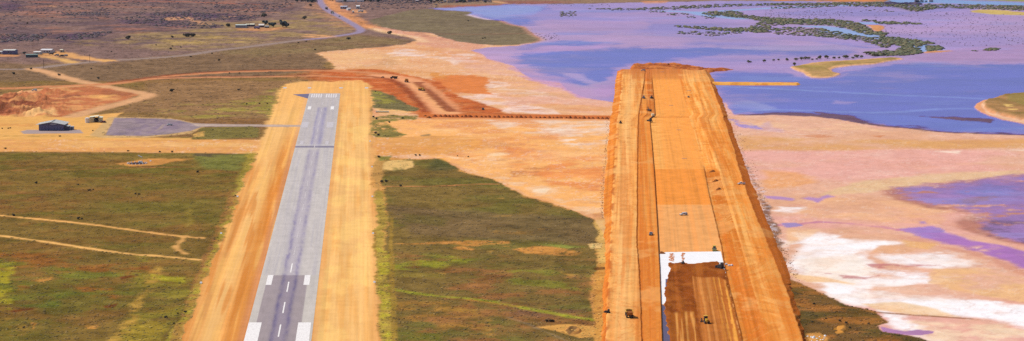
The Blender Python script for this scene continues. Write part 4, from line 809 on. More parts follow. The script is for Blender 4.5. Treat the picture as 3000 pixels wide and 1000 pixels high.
arc = fbm(E_.wx / 10 + 2. * np.sin(E_.wy / 30), E_.wy / 45, 222, 4, .65)
ec(rs * sstep(600, 760, E_.y) * sstep(.3, .6, np.abs(arc)) * .3, (222, 128, 48)); ec(((sec == 1) | rs) * sstep(.1, .02, np.abs(arc)) * .35, (252, 194, 116)); ec(((sec == 1) | rs) * sstep(.1, .03, np.abs(arc - .35)) * .4, (206, 112, 44))
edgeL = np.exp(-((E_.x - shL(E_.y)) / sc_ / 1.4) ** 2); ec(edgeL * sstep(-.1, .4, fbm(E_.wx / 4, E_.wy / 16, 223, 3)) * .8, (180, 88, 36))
big_ = streak(latm / 5., E_.wy / 300, 225, 4, .6)
ec((rs | (sec == 1)) * sstep(.15, .6, big_) * .5, (216, 118, 44)); ec((sec == 3) * sstep(.0, .5, streak(latm / 1.6, E_.wy / 200, 226, 3, .6)) * .5, (204, 104, 38))
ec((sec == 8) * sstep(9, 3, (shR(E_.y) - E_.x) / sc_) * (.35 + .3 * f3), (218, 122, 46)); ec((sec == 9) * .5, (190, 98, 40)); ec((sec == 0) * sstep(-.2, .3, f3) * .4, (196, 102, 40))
# the far end, churned up
ec(sstep(236, 228, E_.y) * (E_.x > 1850) * (E_.x < 2000) * .85 * (.7 + .3 * f3), (206, 122, 62)); ec(sstep(222, 212, E_.y) * .55, (204, 118, 62))
ec(sstep(244, 236, E_.y) * sstep(1990, 2010, E_.x) * .3, (246, 188, 116))
E_.poly([(1945, 905), (1949, 842), (1957, 812), (1966, 790), (1957, 777), (1963, 768), (1974, 773), (2001, 769), (2021, 774), (2064, 769), (2101, 765), (2113, 780), (2124, 795), (2126, 815), (2172, 1010), (2195, 1090), (1962, 1090), (1960, 990), (1954, 950)], (150, 78, 30), soft=1.2, warp=4., ys=1.6)
fillm = sstep(-1., 1., poly_sd(E_.x + 4 * E_.w3, E_.y + 1.2 * E_.w2, [(1946, 905), (1949, 842), (1957, 812), (1966, 790), (1957, 777), (1963, 768), (1974, 773), (2001, 769), (2021, 774), (2064, 769), (2101, 765), (2115, 780), (2126, 795), (2129, 815), (2172, 1000), (2198, 1090), (1966, 1090), (1962, 990), (1955, 950)], 1.6)) * car
lat_colour(E_.C, fillm, (152, 80, 32)); lat_colour(E_.C, fillm * sstep(.0, .5, fbm(E_.wx / 7, E_.wy / 14, 214, 4, .6)) * .6, (122, 62, 26)); lat_colour(E_.C, fillm * sstep(.1, .6, fbm(E_.wx / 6, E_.wy / 20, 215, 4, .6)) * .5, (182, 106, 46))
grad = lambda pts, sf: sstep(-sf, sf, poly_sd(E_.x + 3 * E_.w3, E_.y + 3 * E_.w2, pts, 1.2))
g1 = grad([(2027, 808), (2060, 812), (2098, 810), (2124, 820), (2178, 1000), (2200, 1090), (2080, 1090), (2056, 1000)], 3) * fillm
g2 = grad([(1966, 918), (2000, 912), (2030, 914), (2050, 1000), (2070, 1090), (1964, 1090), (1962, 985)], 6) * fillm
comb = streak(latm * .75, E_.wy / 190, 216, 4, .7)
lat_colour(E_.C, g1 * .9, (196, 118, 56)); lat_colour(E_.C, g1 * sstep(.0, .5, comb) * .65, (224, 150, 80)); lat_colour(E_.C, g1 * sstep(.1, .5, -comb) * .5, (164, 92, 40))
gy = g1 * sstep(10, 4, (RC(E_.y) - E_.x) / sc_); lat_colour(E_.C, gy * .5, (176, 92, 34)); lat_colour(E_.C, gy * sstep(.1, .3, streak(latm * .8, E_.wy / 400, 224, 3, .6)) * .9, (238, 164, 72))
lat_colour(E_.C, g2 * .6, (180, 104, 44)); lat_colour(E_.C, g2 * sstep(.05, .35, comb) * .8, (226, 158, 82))
ez += fillm * (.32 + .1 * fbm(E_.wx / 8, E_.wy / 14, 217, 3)) * (1 - .2 * g1)
ec((~car) * sstep(640, 700, E_.y) * sstep(.2, .6, f1) * .25, (206, 116, 50))
ec(sstep(.25, .6, fbm(E_.wx / 22, E_.wy / 40, 218, 4, .6)) * (~car) * .3, (248, 190, 118))
E_.C *= (1 + .15 * f1 + .11 * f3)[:, None]
ez += np.where((sec == 3) & (E_.y > 715), .22 * np.clip(f3, -.2, 1), 0) + np.where((sec == 7) & (E_.y > 500), .25 * np.clip(f3, -.2, 1), 0) + np.where(sec == 9, .12 * f3, 0)
ez += np.where((sec == 3) & (E_.y < 345), .35 * f1, 0)
nE, mE = EX.shape
# pile up the end and close it down to the flat
endw = sstep(222, 206, E_.y)
ev = PA(E_.x, E_.y, ez)
# extra row falling to the water at the far end
last = ev.reshape(nE, mE, 3)[0].copy(); last[:, 2] = -.25; last[:, 1] += 6
ev = np.concatenate([last, ev]); ecC = np.concatenate([E_.C[:mE] * .8, E_.C])
ei = np.arange((nE + 1) * mE).reshape(nE + 1, mE)
eq = np.stack([ei[1:, :-1], ei[1:, 1:], ei[:-1, 1:], ei[:-1, :-1]], -1).reshape(-1, 4)
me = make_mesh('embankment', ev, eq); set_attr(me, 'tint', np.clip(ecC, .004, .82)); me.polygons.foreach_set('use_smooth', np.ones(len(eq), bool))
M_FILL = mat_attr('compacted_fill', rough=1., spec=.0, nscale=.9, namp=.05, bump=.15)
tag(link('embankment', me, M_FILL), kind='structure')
emb_x, emb_y, emb_z = E_.x, E_.y, ez
def ez_at(x, y):
    i = np.argmin((emb_x - x) ** 2 + (emb_y - y) ** 2 * 4); return float(emb_z[i])
ZB = H0 - 1.4                                          # floor of the box cut
def ragged(name, pts, z, m, label=None, cat=None, kind=None, amp=0., step=6, seed=1, thick=.03):
    rnd = random.Random(seed); out = []
    for (ax, ay), (bx, by) in zip(pts, pts[1:] + pts[:1]):
        n = max(1, int(math.hypot(bx - ax, by - ay) / step))
        for k in range(n):
            t = k / n; out.append((ax + (bx - ax) * t + rnd.uniform(-amp, amp), ay + (by - ay) * t + rnd.uniform(-amp, amp) * .5))
    return tag(pxquad(name, out, z, m, None, thick), label, cat, None, kind)
ragged('geotextile_sheet', [(1929, 745), (1950, 739), (2112, 737), (2125, 795), (2126, 800), (2030, 820), (1962, 870), (1955, 892), (1938, 892)], ZB + .12, mat((250, 247, 250), .8, .2, var=.1, scale=.35),
       'bright white geotextile sheet spread across the new runway cut', 'sheet', amp=.4)
ragged('liner_strip', [(1939, 894), (1975, 894), (1990, 1075), (1945, 1075)], ZB + .10, mat((92, 74, 104), .5, .4, var=.1), 'narrow dark purple liner strip below the white sheet', 'liner')
ragged('liner_flap', [(1950, 818), (1972, 814), (1972, 846), (1950, 846)], ZB + .17, mat((98, 84, 116), .5, .4, var=.1), 'small dark liner flap on the white sheet edge', 'liner', amp=.3)
M_RED = mat((206, 136, 96), .9, .1, var=.25, scale=2)
def soil_bits(x0, x1, y0, y1, n, seed, label):          # spilled soil on the sheet: one patch, many crumbs
    rnd = random.Random(seed); vs_, fs = [], []
    for k in range(n):
        cx, cy, r = rnd.uniform(x0, x1), rnd.uniform(y0, y1), rnd.uniform(1., 2.6); b0 = len(vs_)
        vs_.append(P(cx, cy, ZB + .22))
        for a in range(7):
            rr = r * rnd.uniform(.6, 1.3); vs_.append(P(cx + rr * 1.5 * math.cos(a * .8976), cy + rr * .6 * math.sin(a * .8976), ZB + .13))
        fs += [(b0, b0 + 1 + a, b0 + 1 + (a + 1) % 7) for a in range(7)]
    me = bpy.data.meshes.new('soil_spill'); me.from_pydata(vs_, [], fs); tag(link('soil_spill', me, M_RED), label, None, None, 'stuff')
soil_bits(1961, 1974, 742, 766, 60, 3, 'wide red soil spill on the white sheet'); soil_bits(1998, 2004, 741, 766, 34, 4, 'narrow red soil spill on the white sheet')

# ================================================================== SOFT HEAPS OF EARTH
def mound(name, poly, hfun, cols, seed, step=(2., .8), warp=3., ys=3., soft=6., base=-.3, kind='structure', z0=0.):
    x0, x1 = min(p[0] for p in poly) - 8, max(p[0] for p in poly) + 8; y0, y1 = min(p[1] for p in poly) - 3, max(p[1] for p in poly) + 3
    gx, gy = np.meshgrid(np.arange(x0, x1, step[0]), np.arange(y0, y1, step[1])); w3 = PA(gx, gy, 0.)
    p = Painter(gx, gy, w3[..., 0], w3[..., 1])
    m = sstep(-soft, soft, poly_sd(p.x + warp * p.w3, p.y + warp / ys * p.w2, poly, ys))
    n1 = fbm(p.wx / 7, p.wy / 12, seed, 4, .6); n2 = fbm(p.wx / 16, p.wy / 30, seed + 5, 4, .6)
    h = base + m * (hfun(p, n1, n2) - base)
    C = np.tile(A(*cols[0]), (p.n, 1)); lat_colour(C, sstep(-.1, .4, n2), cols[1]); lat_colour(C, sstep(.1, .5, n1) * .8, cols[2]); C *= (1 + .12 * p.w3)[:, None]
    v = np.stack([p.wx, p.wy, h + z0], -1); r_, c_ = gx.shape; i_ = np.arange(r_ * c_).reshape(r_, c_)
    q = np.stack([i_[1:, :-1], i_[1:, 1:], i_[:-1, 1:], i_[:-1, :-1]], -1).reshape(-1, 4)
    q = q[(h[q] > base + .02).any(1)]; uq, inv = np.unique(q, return_inverse=True)
    me = make_mesh(name, v[uq], inv.reshape(-1, 4)); set_attr(me, 'tint', np.clip(C[uq], .004, .8))
    return tag(link(name, me, M_FILL), kind=kind)
mound('spoil_bank', [(1851, 209), (1853, 194), (1890, 192), (1940, 190), (1975, 189), (2000, 193), (2024, 196), (2050, 202), (2095, 203), (2128, 203), (2146, 203.5), (2124, 207), (2092, 209), (2078, 213), (2000, 213), (1990, 208), (1900, 209)],
      lambda p, a, b: 1.2 + np.where(p.x < 2060, 1.3, .2) + 1.0 * a + .8 * b, [(190, 108, 56), (160, 84, 46), (214, 132, 72)], 301)
mound('access_bund', [(2084, 243), (2200, 244), (2300, 245), (2338, 245), (2344, 248), (2335, 250), (2200, 250), (2084, 249)], lambda p, a, b: 1.5 + .15 * a, [(236, 166, 76), (238, 174, 92), (214, 134, 62)], 303, warp=1., soft=3)
mound('rubble_pit_rim', [(1655, 962), (1680, 957), (1702, 966), (1700, 980), (1668, 982)], lambda p, a, b: np.clip(.9 * np.exp(-((np.hypot((p.x - 1680) / 17, (p.y - 970) / 8) - 1) / .35) ** 2), 0, 2) + .35 * a, [(206, 146, 80), (150, 106, 64), (110, 84, 56)], 305, warp=2., soft=4, base=-.1)
mound('crescent_bank', [(2440, 970), (2455, 955), (2475, 955), (2484, 966), (2472, 976), (2452, 980)], lambda p, a, b: .05 + .35 * sstep(2445, 2475, p.x) + .2 * a, [(206, 142, 66), (196, 130, 60), (120, 86, 48)], 307, warp=2., soft=4, base=-.15)
T_HEAP = [mat((176, 98, 54), .97, .05, var=.25, scale=1.2), mat((150, 88, 44), .97, .05, var=.25, scale=1.2)]
def heap_mesh(seed, sx=1., sy=1.):
    rnd = random.Random(seed); n = 12; v = [(rnd.uniform(-.1, .1), rnd.uniform(-.1, .1), 1.)]; f = []
    for r, z in ((.28, .8), (.6, .42), (1., -.12)):
        for k in range(n):
            a = k / n * math.tau; q = r * rnd.uniform(.82, 1.15); v.append((q * math.cos(a) * sx, q * math.sin(a) * sy, z + rnd.uniform(-.08, .08) * (z > 0)))
    f += [(0, 1 + k, 1 + (k + 1) % n) for k in range(n)]
    for r in (0, 1): f += [(1 + r * n + k, 1 + (r + 1) * n + k, 1 + (r + 1) * n + (k + 1) % n, 1 + r * n + (k + 1) % n) for k in range(n)]
    me = bpy.data.meshes.new('dirt_heap'); me.from_pydata(v, [], f); return me
HEAPS = [heap_mesh(k) for k in range(5)]
for hm in HEAPS: hm.materials.append(T_HEAP[0])
HEAPD = heap_mesh(9, 1.2, 1.); HEAPD.materials.append(T_HEAP[1])
def heap(x, y, wpx, h, label, group=None, me=None, z=None):
    zz = ground_z(x, y) if z is None else z; s = wpx / 2 / ppm(y)
    o = link('dirt_heap', me or random.choice(HEAPS), None, None, P(x, y, zz)); o.scale = (s, s * 1.3, h); o.rotation_euler.z = random.uniform(0, 6)
    return tag(o, label, 'dirt heap', group)
random.seed(5)
hx = 1274.
while hx < 1780:
    big = random.uniform(.75, 1.25)
    heap(hx, 342.5 + (hx - 1274) * .012, 14 * big, 1.9 * big, 'red dirt heap in the long row tipped along the causeway', 'dirt heaps along the causeway'); hx += random.uniform(10, 16.5) * (.6 + .4 * big)
heap(1257, 346, 15, 1.7, 'dark red heap just below the left end of the causeway row', None, HEAPD); heap(1246, 341, 10, 1.2, 'small dark heap at the left start of the causeway row', None, HEAPD)
for (x, y, wd, t) in ((2089, 504, 17, 'dark soil pile furthest from the camera of three beside the new runway cut'), (2098, 532, 17, 'middle one of three dark soil piles beside the new runway cut'), (2106, 556, 16, 'dark soil pile nearest the camera of three beside the cut')):
    heap(x, y, wd, 1.5, t, None, HEAPD, ez_at(x, y) - .05)
heap(1938, 743, 22, 1.2, 'brown soil heap on the top left corner of the white sheet', None, HEAPD, ZB + .1)
heap(2312, 846, 20, 1.3, 'dark spoil lump at the foot of the embankment above the corner scrub', None, HEAPD, .0)
for x, y, wd, t in ((1958, 195, 16, 'tallest dark mound on the far end of the new embankment'),): heap(x, y, wd, 3.6, t, None, HEAPD, 0.6)

# ================================================================== BOXES AND WHEELS
class MB:
    def __init__(s): s.v, s.f = [], []
    def box(s, x0, x1, y0, y1, z0, z1, ix=0., iyf=0., iyb=0.):          # top inset: sides, front (+y), back
        b = len(s.v)
        s.v += [(x0, y0, z0), (x1, y0, z0), (x1, y1, z0), (x0, y1, z0), (x0 + ix, y0 + iyb, z1), (x1 - ix, y0 + iyb, z1), (x1 - ix, y1 - iyf, z1), (x0 + ix, y1 - iyf, z1)]
        s.f += [tuple(b + i for i in q) for q in ((3, 2, 1, 0), (4, 5, 6, 7), (0, 1, 5, 4), (1, 2, 6, 5), (2, 3, 7, 6), (3, 0, 4, 7))]; return s
    def cyl(s, c, r, w, axis=0, n=14, r2=None):
        b = len(s.v); r2 = r if r2 is None else r2
        for e, rr in ((-.5, r), (.5, r2)):
            for k in range(n):
                a = k / n * math.tau; p = [0, 0, 0]; p[axis] = e * w; p[(axis + 1) % 3] = rr * math.cos(a); p[(axis + 2) % 3] = rr * math.sin(a)
                s.v.append((c[0] + p[0], c[1] + p[1], c[2] + p[2]))
        s.f += [tuple(b + k for k in range(n))[::-1], tuple(b + n + k for k in range(n))] + [(b + k, b + (k + 1) % n, b + n + (k + 1) % n, b + n + k) for k in range(n)]; return s
    def bar(s, p, q, r, n=6):
        p, q = Vector(p), Vector(q); d = (q - p); M = d.to_track_quat('Z', 'Y').to_matrix(); b = len(s.v)
        for e in (p, q):
            for k in range(n): s.v.append(tuple(e + M @ Vector((r * math.cos(k / n * math.tau), r * math.sin(k / n * math.tau), 0))))
        s.f += [tuple(b + k for k in range(n))[::-1], tuple(b + n + k for k in range(n))] + [(b + k, b + (k + 1) % n, b + n + (k + 1) % n, b + n + k) for k in range(n)]; return s
    def poly(s, pts, th=(0, 0, .1)):                                     # a flat outline given thickness
        b = len(s.v); n = len(pts); t = Vector(th); s.v += [tuple(p) for p in pts] + [tuple(Vector(p) + t) for p in pts]
        s.f += [tuple(b + k for k in range(n))[::-1], tuple(b + n + k for k in range(n))] + [(b + k, b + (k + 1) % n, b + n + (k + 1) % n, b + n + k) for k in range(n)]; return s
    def build(s, name, m, parent=None, bevel=0.):
        me = bpy.data.meshes.new(name); me.from_pydata(s.v, [], s.f); bm_ = bmesh.new(); bm_.from_mesh(me)
        if bevel: bmesh.ops.bevel(bm_, geom=bm_.edges[:], offset=bevel, segments=1, affect='EDGES', clamp_overlap=True)
        bmesh.ops.recalc_face_normals(bm_, faces=bm_.faces); bm_.to_mesh(me); bm_.free()
        return link(name, me, m, parent)
RUB = mat((52, 46, 50), .9, .2); RIM = mat((150, 140, 130), .5, .4); GLASS = mat((52, 60, 78), .12, .6, var=.05); DARK = mat((58, 52, 56), .7, .3); STEEL = mat((120, 112, 112), .5, .5)
LAMP = mat((240, 236, 220), .2, .5)
WHITE = mat((244, 242, 244), .45, .4, var=.05); SILV = mat((196, 196, 204), .4, .5, var=.05); YEL = mat((226, 176, 44), .55, .3, var=.15); YELD = mat((172, 116, 40), .7, .2, var=.2)
def empty(name, label, cat, loc, rz, group=None):
    o = bpy.data.objects.new(name, None); COL.objects.link(o); o.location = loc; o.rotation_euler.z = rz; o.empty_display_size = .5
    return tag(o, label, cat, group)
def wheel(t, x, y, r, wd):
    o = MB().cyl((x, y, r), r, wd).build('wheel', RUB, t); MB().cyl((x + math.copysign(wd * .5, x), y, r), r * .55, .06).build('rim', RIM, o)
def ute(t, paint, tray=True):
    L = 4.9
    MB().box(-.92, .92, -L / 2, L / 2, .42, .98, .06, .12, .08).build('body', paint, t, .05)
    cy0, cy1 = (-.5, 1.35) if tray else (-2.3, 1.3)
    MB().box(-.86, .86, cy0, cy1, .98, 1.78, .16, .55, .12 if tray else .35).build('cabin', paint, t, .05)
    wn = MB(); wn.box(-.885, .885, cy0 + .18, cy1 - .42, 1.14, 1.58, .1, .3, .1); wn.build('side_window', GLASS, t)
    MB().poly([(-.66, cy1 - .04, 1.06), (.66, cy1 - .04, 1.06), (.58, cy1 - .44, 1.66), (-.58, cy1 - .44, 1.66)], (0, .05, .04)).build('windscreen', GLASS, t)
    if tray:
        tr = MB(); tr.box(-.95, .95, -2.55, -.62, .92, 1.0); tr.box(-.95, -.88, -2.55, -.62, 1.0, 1.28); tr.box(.88, .95, -2.55, -.62, 1.0, 1.28); tr.box(-.88, .88, -2.55, -2.48, 1.0, 1.28); tr.build('tray', SILV, t)
    for s_ in (-.62, .62): MB().box(s_ - .17, s_ + .17, L / 2 - .02, L / 2 + .05, .68, .86).build('headlight', LAMP, t)
    MB().box(-.9, .9, L / 2 - .05, L / 2 + .14, .4, .62).build('bumper', DARK, t, .03)
    for yy in (-1.5, 1.55):
        for s_ in (-.84, .84): wheel(t, s_, yy, .38, .26)
def dump_truck(t, paint):
    MB().box(-.5, .5, -4.4, 4.2, .9, 1.35).build('chassis', DARK, t)
    MB().box(-1.2, 1.2, 2.5, 4.6, 1.25, 2.2, .12, .25, .0).build('bonnet', paint, t, .06)
    cb = MB().box(-.95, .95, 1.1, 2.6, 1.35, 3.3, .1, .25, .05).build('cab', paint, t, .06); MB().box(-.98, .98, 1.3, 2.45, 2.2, 3.0, .06, .16, .02).build('window', GLASS, cb)
    tr = MB(); o_, i_ = 1.5, 1.32
    tr.poly([(-1.0, .6, 1.5), (1.0, .6, 1.5), (1.0, -4.0, 1.35), (-1.0, -4.0, 1.35)], (0, 0, .12))
    for s_ in (-1, 1): tr.poly([(s_ * 1.0, .7, 1.5), (s_ * 1.0, -4.0, 1.35), (s_ * 1.5, -4.6, 2.75), (s_ * 1.5, 1.0, 3.05)], (s_ * .12, 0, 0))
    tr.poly([(-1.0, .7, 1.5), (1.0, .7, 1.5), (1.5, 1.0, 3.1), (-1.5, 1.0, 3.1)], (0, .12, 0)); tr.poly([(-1.0, -4.0, 1.4), (1.0, -4.0, 1.4), (1.5, -4.6, 2.4), (-1.5, -4.6, 2.4)], (0, -.12, 0))
    b_ = tr.build('tray', paint, t)
    rm_ = MB(); rm_.box(-1.66, -1.46, -4.6, 1.1, 2.98, 3.14); rm_.box(1.46, 1.66, -4.6, 1.1, 2.98, 3.14); rm_.box(-1.66, 1.66, 1.0, 1.25, 3.0, 3.2); rm_.build('tray_rim', YEL, b_)
    MB().poly([(-1.3, .7, 2.5), (1.3, .7, 2.5), (1.3, -3.9, 2.3), (-1.3, -3.9, 2.3)], (0, 0, .12)).build('soil_load', T_HEAP[1], b_)
    for s_ in (-.7, .7): MB().box(s_ - .18, s_ + .18, 4.55, 4.66, 1.5, 1.75).build('headlight', LAMP, t)
    for yy in (3.2, -1.3, -3.1):
        for s_ in (-1.25, 1.25): wheel(t, s_, yy, .82, .62)
def grader(t, paint):
    MB().box(-.55, .55, -4.0, -1.2, 1.05, 2.1, .08, .1, .2).build('engine_bonnet', paint, t, .05)
    cb = MB().box(-.8, .8, -1.2, .5, 1.1, 3.1, .1, .1, .05).build('cab', DARK, t); MB().box(-.82, .82, -1.0, .46, 1.9, 2.85, .07, .06, .03).build('window', GLASS, cb); MB().box(-.95, .95, -1.35, .6, 3.1, 3.28).build('cab_roof', paint, cb)
    fr = MB(); fr.bar((0, .4, 1.5), (0, 2.2, 1.85), .22); fr.bar((0, 2.2, 1.85), (0, 4.2, 1.2), .2); fr.build('frame_beam', paint, t)
    bl = MB(); M = Matrix.Rotation(math.radians(28), 3, 'Z')
    bl.poly([tuple(M @ Vector((x, 1.4 + d, z))) for x, d, z in ((-2.0, 0, .08), (2.0, 0, .08), (2.0, -.12, .4), (2.0, 0, .75), (-2.0, 0, .75), (-2.0, -.12, .4))], (0, .08, 0)); bl.build('blade', STEEL, t)
    MB().cyl((0, 1.4, .95), .7, .12, 2).build('blade_circle', paint, t)
    for yy, s0 in ((-3.3, .95), (-1.9, .95), (4.0, .95)):
        for s_ in (-s0, s0): wheel(t, s_, yy, .68, .4)
def roller(t, paint):
    MB().cyl((0, 1.9, .75), .75, 2.1, 0, 20).build('drum', STEEL, t)
    f_ = MB(); f_.box(-1.2, -1.06, .6, 2.9, .6, 1.0); f_.box(1.06, 1.2, .6, 2.9, .6, 1.0); f_.box(-1.2, 1.2, 2.75, 2.95, .6, 1.0); f_.box(-1.2, 1.2, .5, .75, .6, 1.05); f_.build('drum_frame', paint, t)
    MB().box(-.85, .85, -2.6, -.5, .8, 1.75, .08, .0, .2).build('engine_cover', paint, t, .05)
    cb = MB().box(-.75, .75, -.6, .55, .9, 1.5).build('cab', paint, t); MB().box(-.72, .72, -.55, .5, 1.5, 2.6, .06, .06, .04).build('window', GLASS, cb); MB().box(-.95, .95, -.9, .8, 2.6, 2.78).build('canopy', paint, cb)
    for s_ in (-.95, .95): wheel(t, s_, -1.6, .75, .5)
def dozer(t, paint, k=1.):
    for s_ in (-1, 1):
        tr = MB(); tr.poly([(s_ * 1.25, y, z) for y, z in ((-1.9, .35), (-1.6, .05), (1.5, .05), (1.9, .4), (1.7, .85), (-1.5, .9))], (-s_ * .5, 0, 0)); tr.build('track', DARK, t)
    MB().box(-.62, .62, -.2, 1.9, .6, 1.75, .06, .1, 0).build('engine_bonnet', paint, t, .05)
    cb = MB().box(-.75, .75, -1.5, -.2, .7, 2.0).build('cab', paint, t); MB().box(-.72, .72, -1.45, -.25, 2.0, 2.75, .06, .08, .06).build('window', GLASS, cb); MB().box(-.85, .85, -1.6, -.1, 2.75, 2.92).build('cab_roof', paint, cb)
    MB().poly([(-1.8, 2.35, .05), (1.8, 2.35, .05), (1.8, 2.2, .6), (1.8, 2.4, 1.25), (-1.8, 2.4, 1.25), (-1.8, 2.2, .6)], (0, .1, 0)).build('blade', STEEL, t)
    for s_ in (-1.3, 1.3): MB().bar((s_, .2, .5), (s_, 2.3, .45), .1).build('push_arm', paint, t)
    MB().bar((0, -1.6, 1.2), (0, -2.5, .6), .12).build('ripper', STEEL, t)
def excavator(t, paint):
    for s_ in (-1, 1): MB().poly([(s_ * 1.5, y, z) for y, z in ((-2.0, .45), (-1.7, .05), (1.7, .05), (2.0, .45), (1.7, .9), (-1.7, .9))], (-s_ * .55, 0, 0)).build('track', DARK, t)
    MB().box(-1.35, 1.35, -2.6, 1.0, 1.05, 2.0, .06, .0, .2).build('engine_house', paint, t, .06)
    cb = MB().box(-1.35, -.35, -.2, 1.5, 1.1, 2.1).build('cab', paint, t); MB().box(-1.33, -.37, -.15, 1.46, 2.1, 2.95, .06, .2, .04).build('window', GLASS, cb)
    bo = MB(); bo.bar((.2, .9, 1.6), (.2, 3.0, 4.4), .3); bo.bar((.2, 3.0, 4.4), (.2, 5.0, 3.9), .26); bo.build('boom', paint, t)
    st = MB().bar((.2, 4.9, 4.1), (.2, 5.6, 1.6), .2).build('stick', paint, t); MB().box(-.4, .8, 5.1, 6.1, .5, 1.5, 0, .3, .0).build('bucket', DARK, t)
def box_truck(t, cabc, boxc):
    MB().box(-.45, .45, -4.6, 3.6, .75, 1.05).build('chassis', DARK, t)
    cb = MB().box(-1.15, 1.15, 1.9, 3.9, .7, 2.75, .06, .25, .0).build('cab', cabc, t, .05); MB().box(-1.18, 1.18, 2.3, 3.86, 1.7, 2.4, .06, .14, 0).build('window', GLASS, cb)
    MB().box(-1.25, 1.25, -4.7, 1.7, 1.1, 3.5).build('cargo_box', boxc, t, .04)
    for s_ in (-.8, .8): MB().box(s_ - .2, s_ + .2, 3.88, 3.96, .9, 1.15).build('headlight', LAMP, t)
    for yy in (2.9, -2.4, -3.7):
        for s_ in (-1.0, 1.0): wheel(t, s_, yy, .5, .34)
def place(fn, name, label, cat, x, y, deg, z, *a, scale=1., group=None):
    t = empty(name, label, cat, P(x, y, z), math.radians(deg), group); fn(t, *a); t.scale = (scale,) * 3; return t
GY2 = mat((150, 150, 160), .5, .4); BLK = mat((66, 58, 56), .6, .3, var=.2); CREAM = mat((238, 226, 190), .6, .3, var=.06); BLUEW = mat((170, 178, 200), .5, .3, var=.06)
place(ute, 'utility_vehicle', 'white utility with a cab alone in the middle of the new runway cut', 'utility', 2003, 631, 112, ez_at(2003, 631), WHITE, False)
place(ute, 'utility_vehicle', 'white tray-back utility parked by the right edge of the embankment', 'utility', 2172, 541, 96, ez_at(2172, 541), WHITE)
place(ute, 'utility_vehicle', 'silver wagon parked at the churned far end of the embankment', 'wagon', 1884, 208, 80, ez_at(1884, 208) + .3, SILV, False)
place(ute, 'utility_vehicle', 'pale utility with dark shadow near the long bench line left of the cut', 'utility', 1907, 689, 170, ez_at(1907, 689), GY2)
place(roller, 'roller', 'yellow-green roller standing just above the white sheet', 'roller', 2093, 735, 176, ZB, mat((190, 186, 70), .55, .3, var=.12))
place(dozer, 'bulldozer', 'black bulldozer at the right corner of the brown fill', 'bulldozer', 2112, 786, 35, ZB + .35, BLK, scale=1.05)
place(dozer, 'bulldozer', 'tiny black bulldozer at the edge of the white sheet and brown fill', 'bulldozer', 2001, 773, 5, ZB + .3, BLK, scale=.55)
place(dump_truck, 'dump_truck', 'big brown dump truck seen from behind with yellow tray rim', 'dump truck', 1843, 928, 2, ez_at(1843, 928), YELD)
place(dozer, 'bulldozer', 'small dark loader at the bottom left edge of the embankment', 'loader', 1780, 917, 60, ez_at(1785, 917), BLK, scale=.62)
place(grader, 'road_grader', 'yellow road grader working on the smooth brown fill', 'grader', 2067, 945, 8, ZB + .35, YEL)
place(roller, 'roller', 'grey roller on the left bench level with its twin in the trench', 'roller', 1886, 289, 4, ez_at(1886, 289), GY2)
place(roller, 'roller', 'dark roller in the trench beside the far cut', 'roller', 1909, 289, 8, ez_at(1908, 289), BLK)
place(excavator, 'excavator', 'black excavator furthest of the three machines in the trench', 'excavator', 1903, 326, 30, ez_at(1903, 326), BLK, scale=.8)
place(box_truck, 'tipper_truck', 'cream and yellow truck between two black machines at the trench mouth', 'truck', 1912, 343, 6, ez_at(1912, 345), YEL, CREAM, scale=.8)
place(dozer, 'bulldozer', 'black bulldozer nearest the camera at the trench mouth', 'bulldozer', 1905, 357, 20, ez_at(1905, 357), BLK, scale=1.15)
place(roller, 'roller', 'small dark roller alone on the left bench below the causeway', 'roller', 1818, 362, 3, ez_at(1820, 362), BLK, scale=.8)
place(ute, 'utility_vehicle', 'small dark utility by the upper right of the far cut', 'utility', 2017, 286, 10, ez_at(2017, 286), BLK, scale=.8)
place(dump_truck, 'dump_truck', 'dark dump truck crossing sideways at the top of the haul road', 'dump truck', 1154, 231, 78, ground_z(1154, 231), BLK, scale=.85)
place(dump_truck, 'dump_truck', 'dump truck with yellow rim seen end on, middle of the haul road bend', 'dump truck', 1191, 241, 10, ground_z(1191, 241), YELD)
place(dump_truck, 'dump_truck', 'yellow dump truck lowest on the haul road bend', 'dump truck', 1235, 266, 215, ground_z(1235, 266), YEL, scale=.95)
place(ute, 'utility_vehicle', 'lone dark utility on the orange flat just above the causeway row', 'utility', 1415, 322, 175, 0, BLK, True)
place(ute, 'utility_vehicle', 'tiny dark car on the track left of the haul road trucks', 'car', 1121, 228, 85, 0, BLK, False, scale=.7)
place(box_truck, 'box_truck', 'dark truck furthest up the sealed road', 'truck', 956, 28, 20, 0, BLK, BLK)
place(box_truck, 'box_truck', 'dark truck with a pale cab in the middle of the sealed road', 'truck', 974, 41, 200, 0, WHITE, BLK, scale=1.1)
place(ute, 'utility_vehicle', 'grey car nearest the bend of the sealed road', 'car', 994, 50, 200, 0, GY2, False, scale=1.05)
place(ute, 'utility_vehicle', 'white car driving along the pale track above the borrow pit', 'car', 101, 267, 82, ground_z(101, 267) + .1, WHITE, False, scale=1.1)

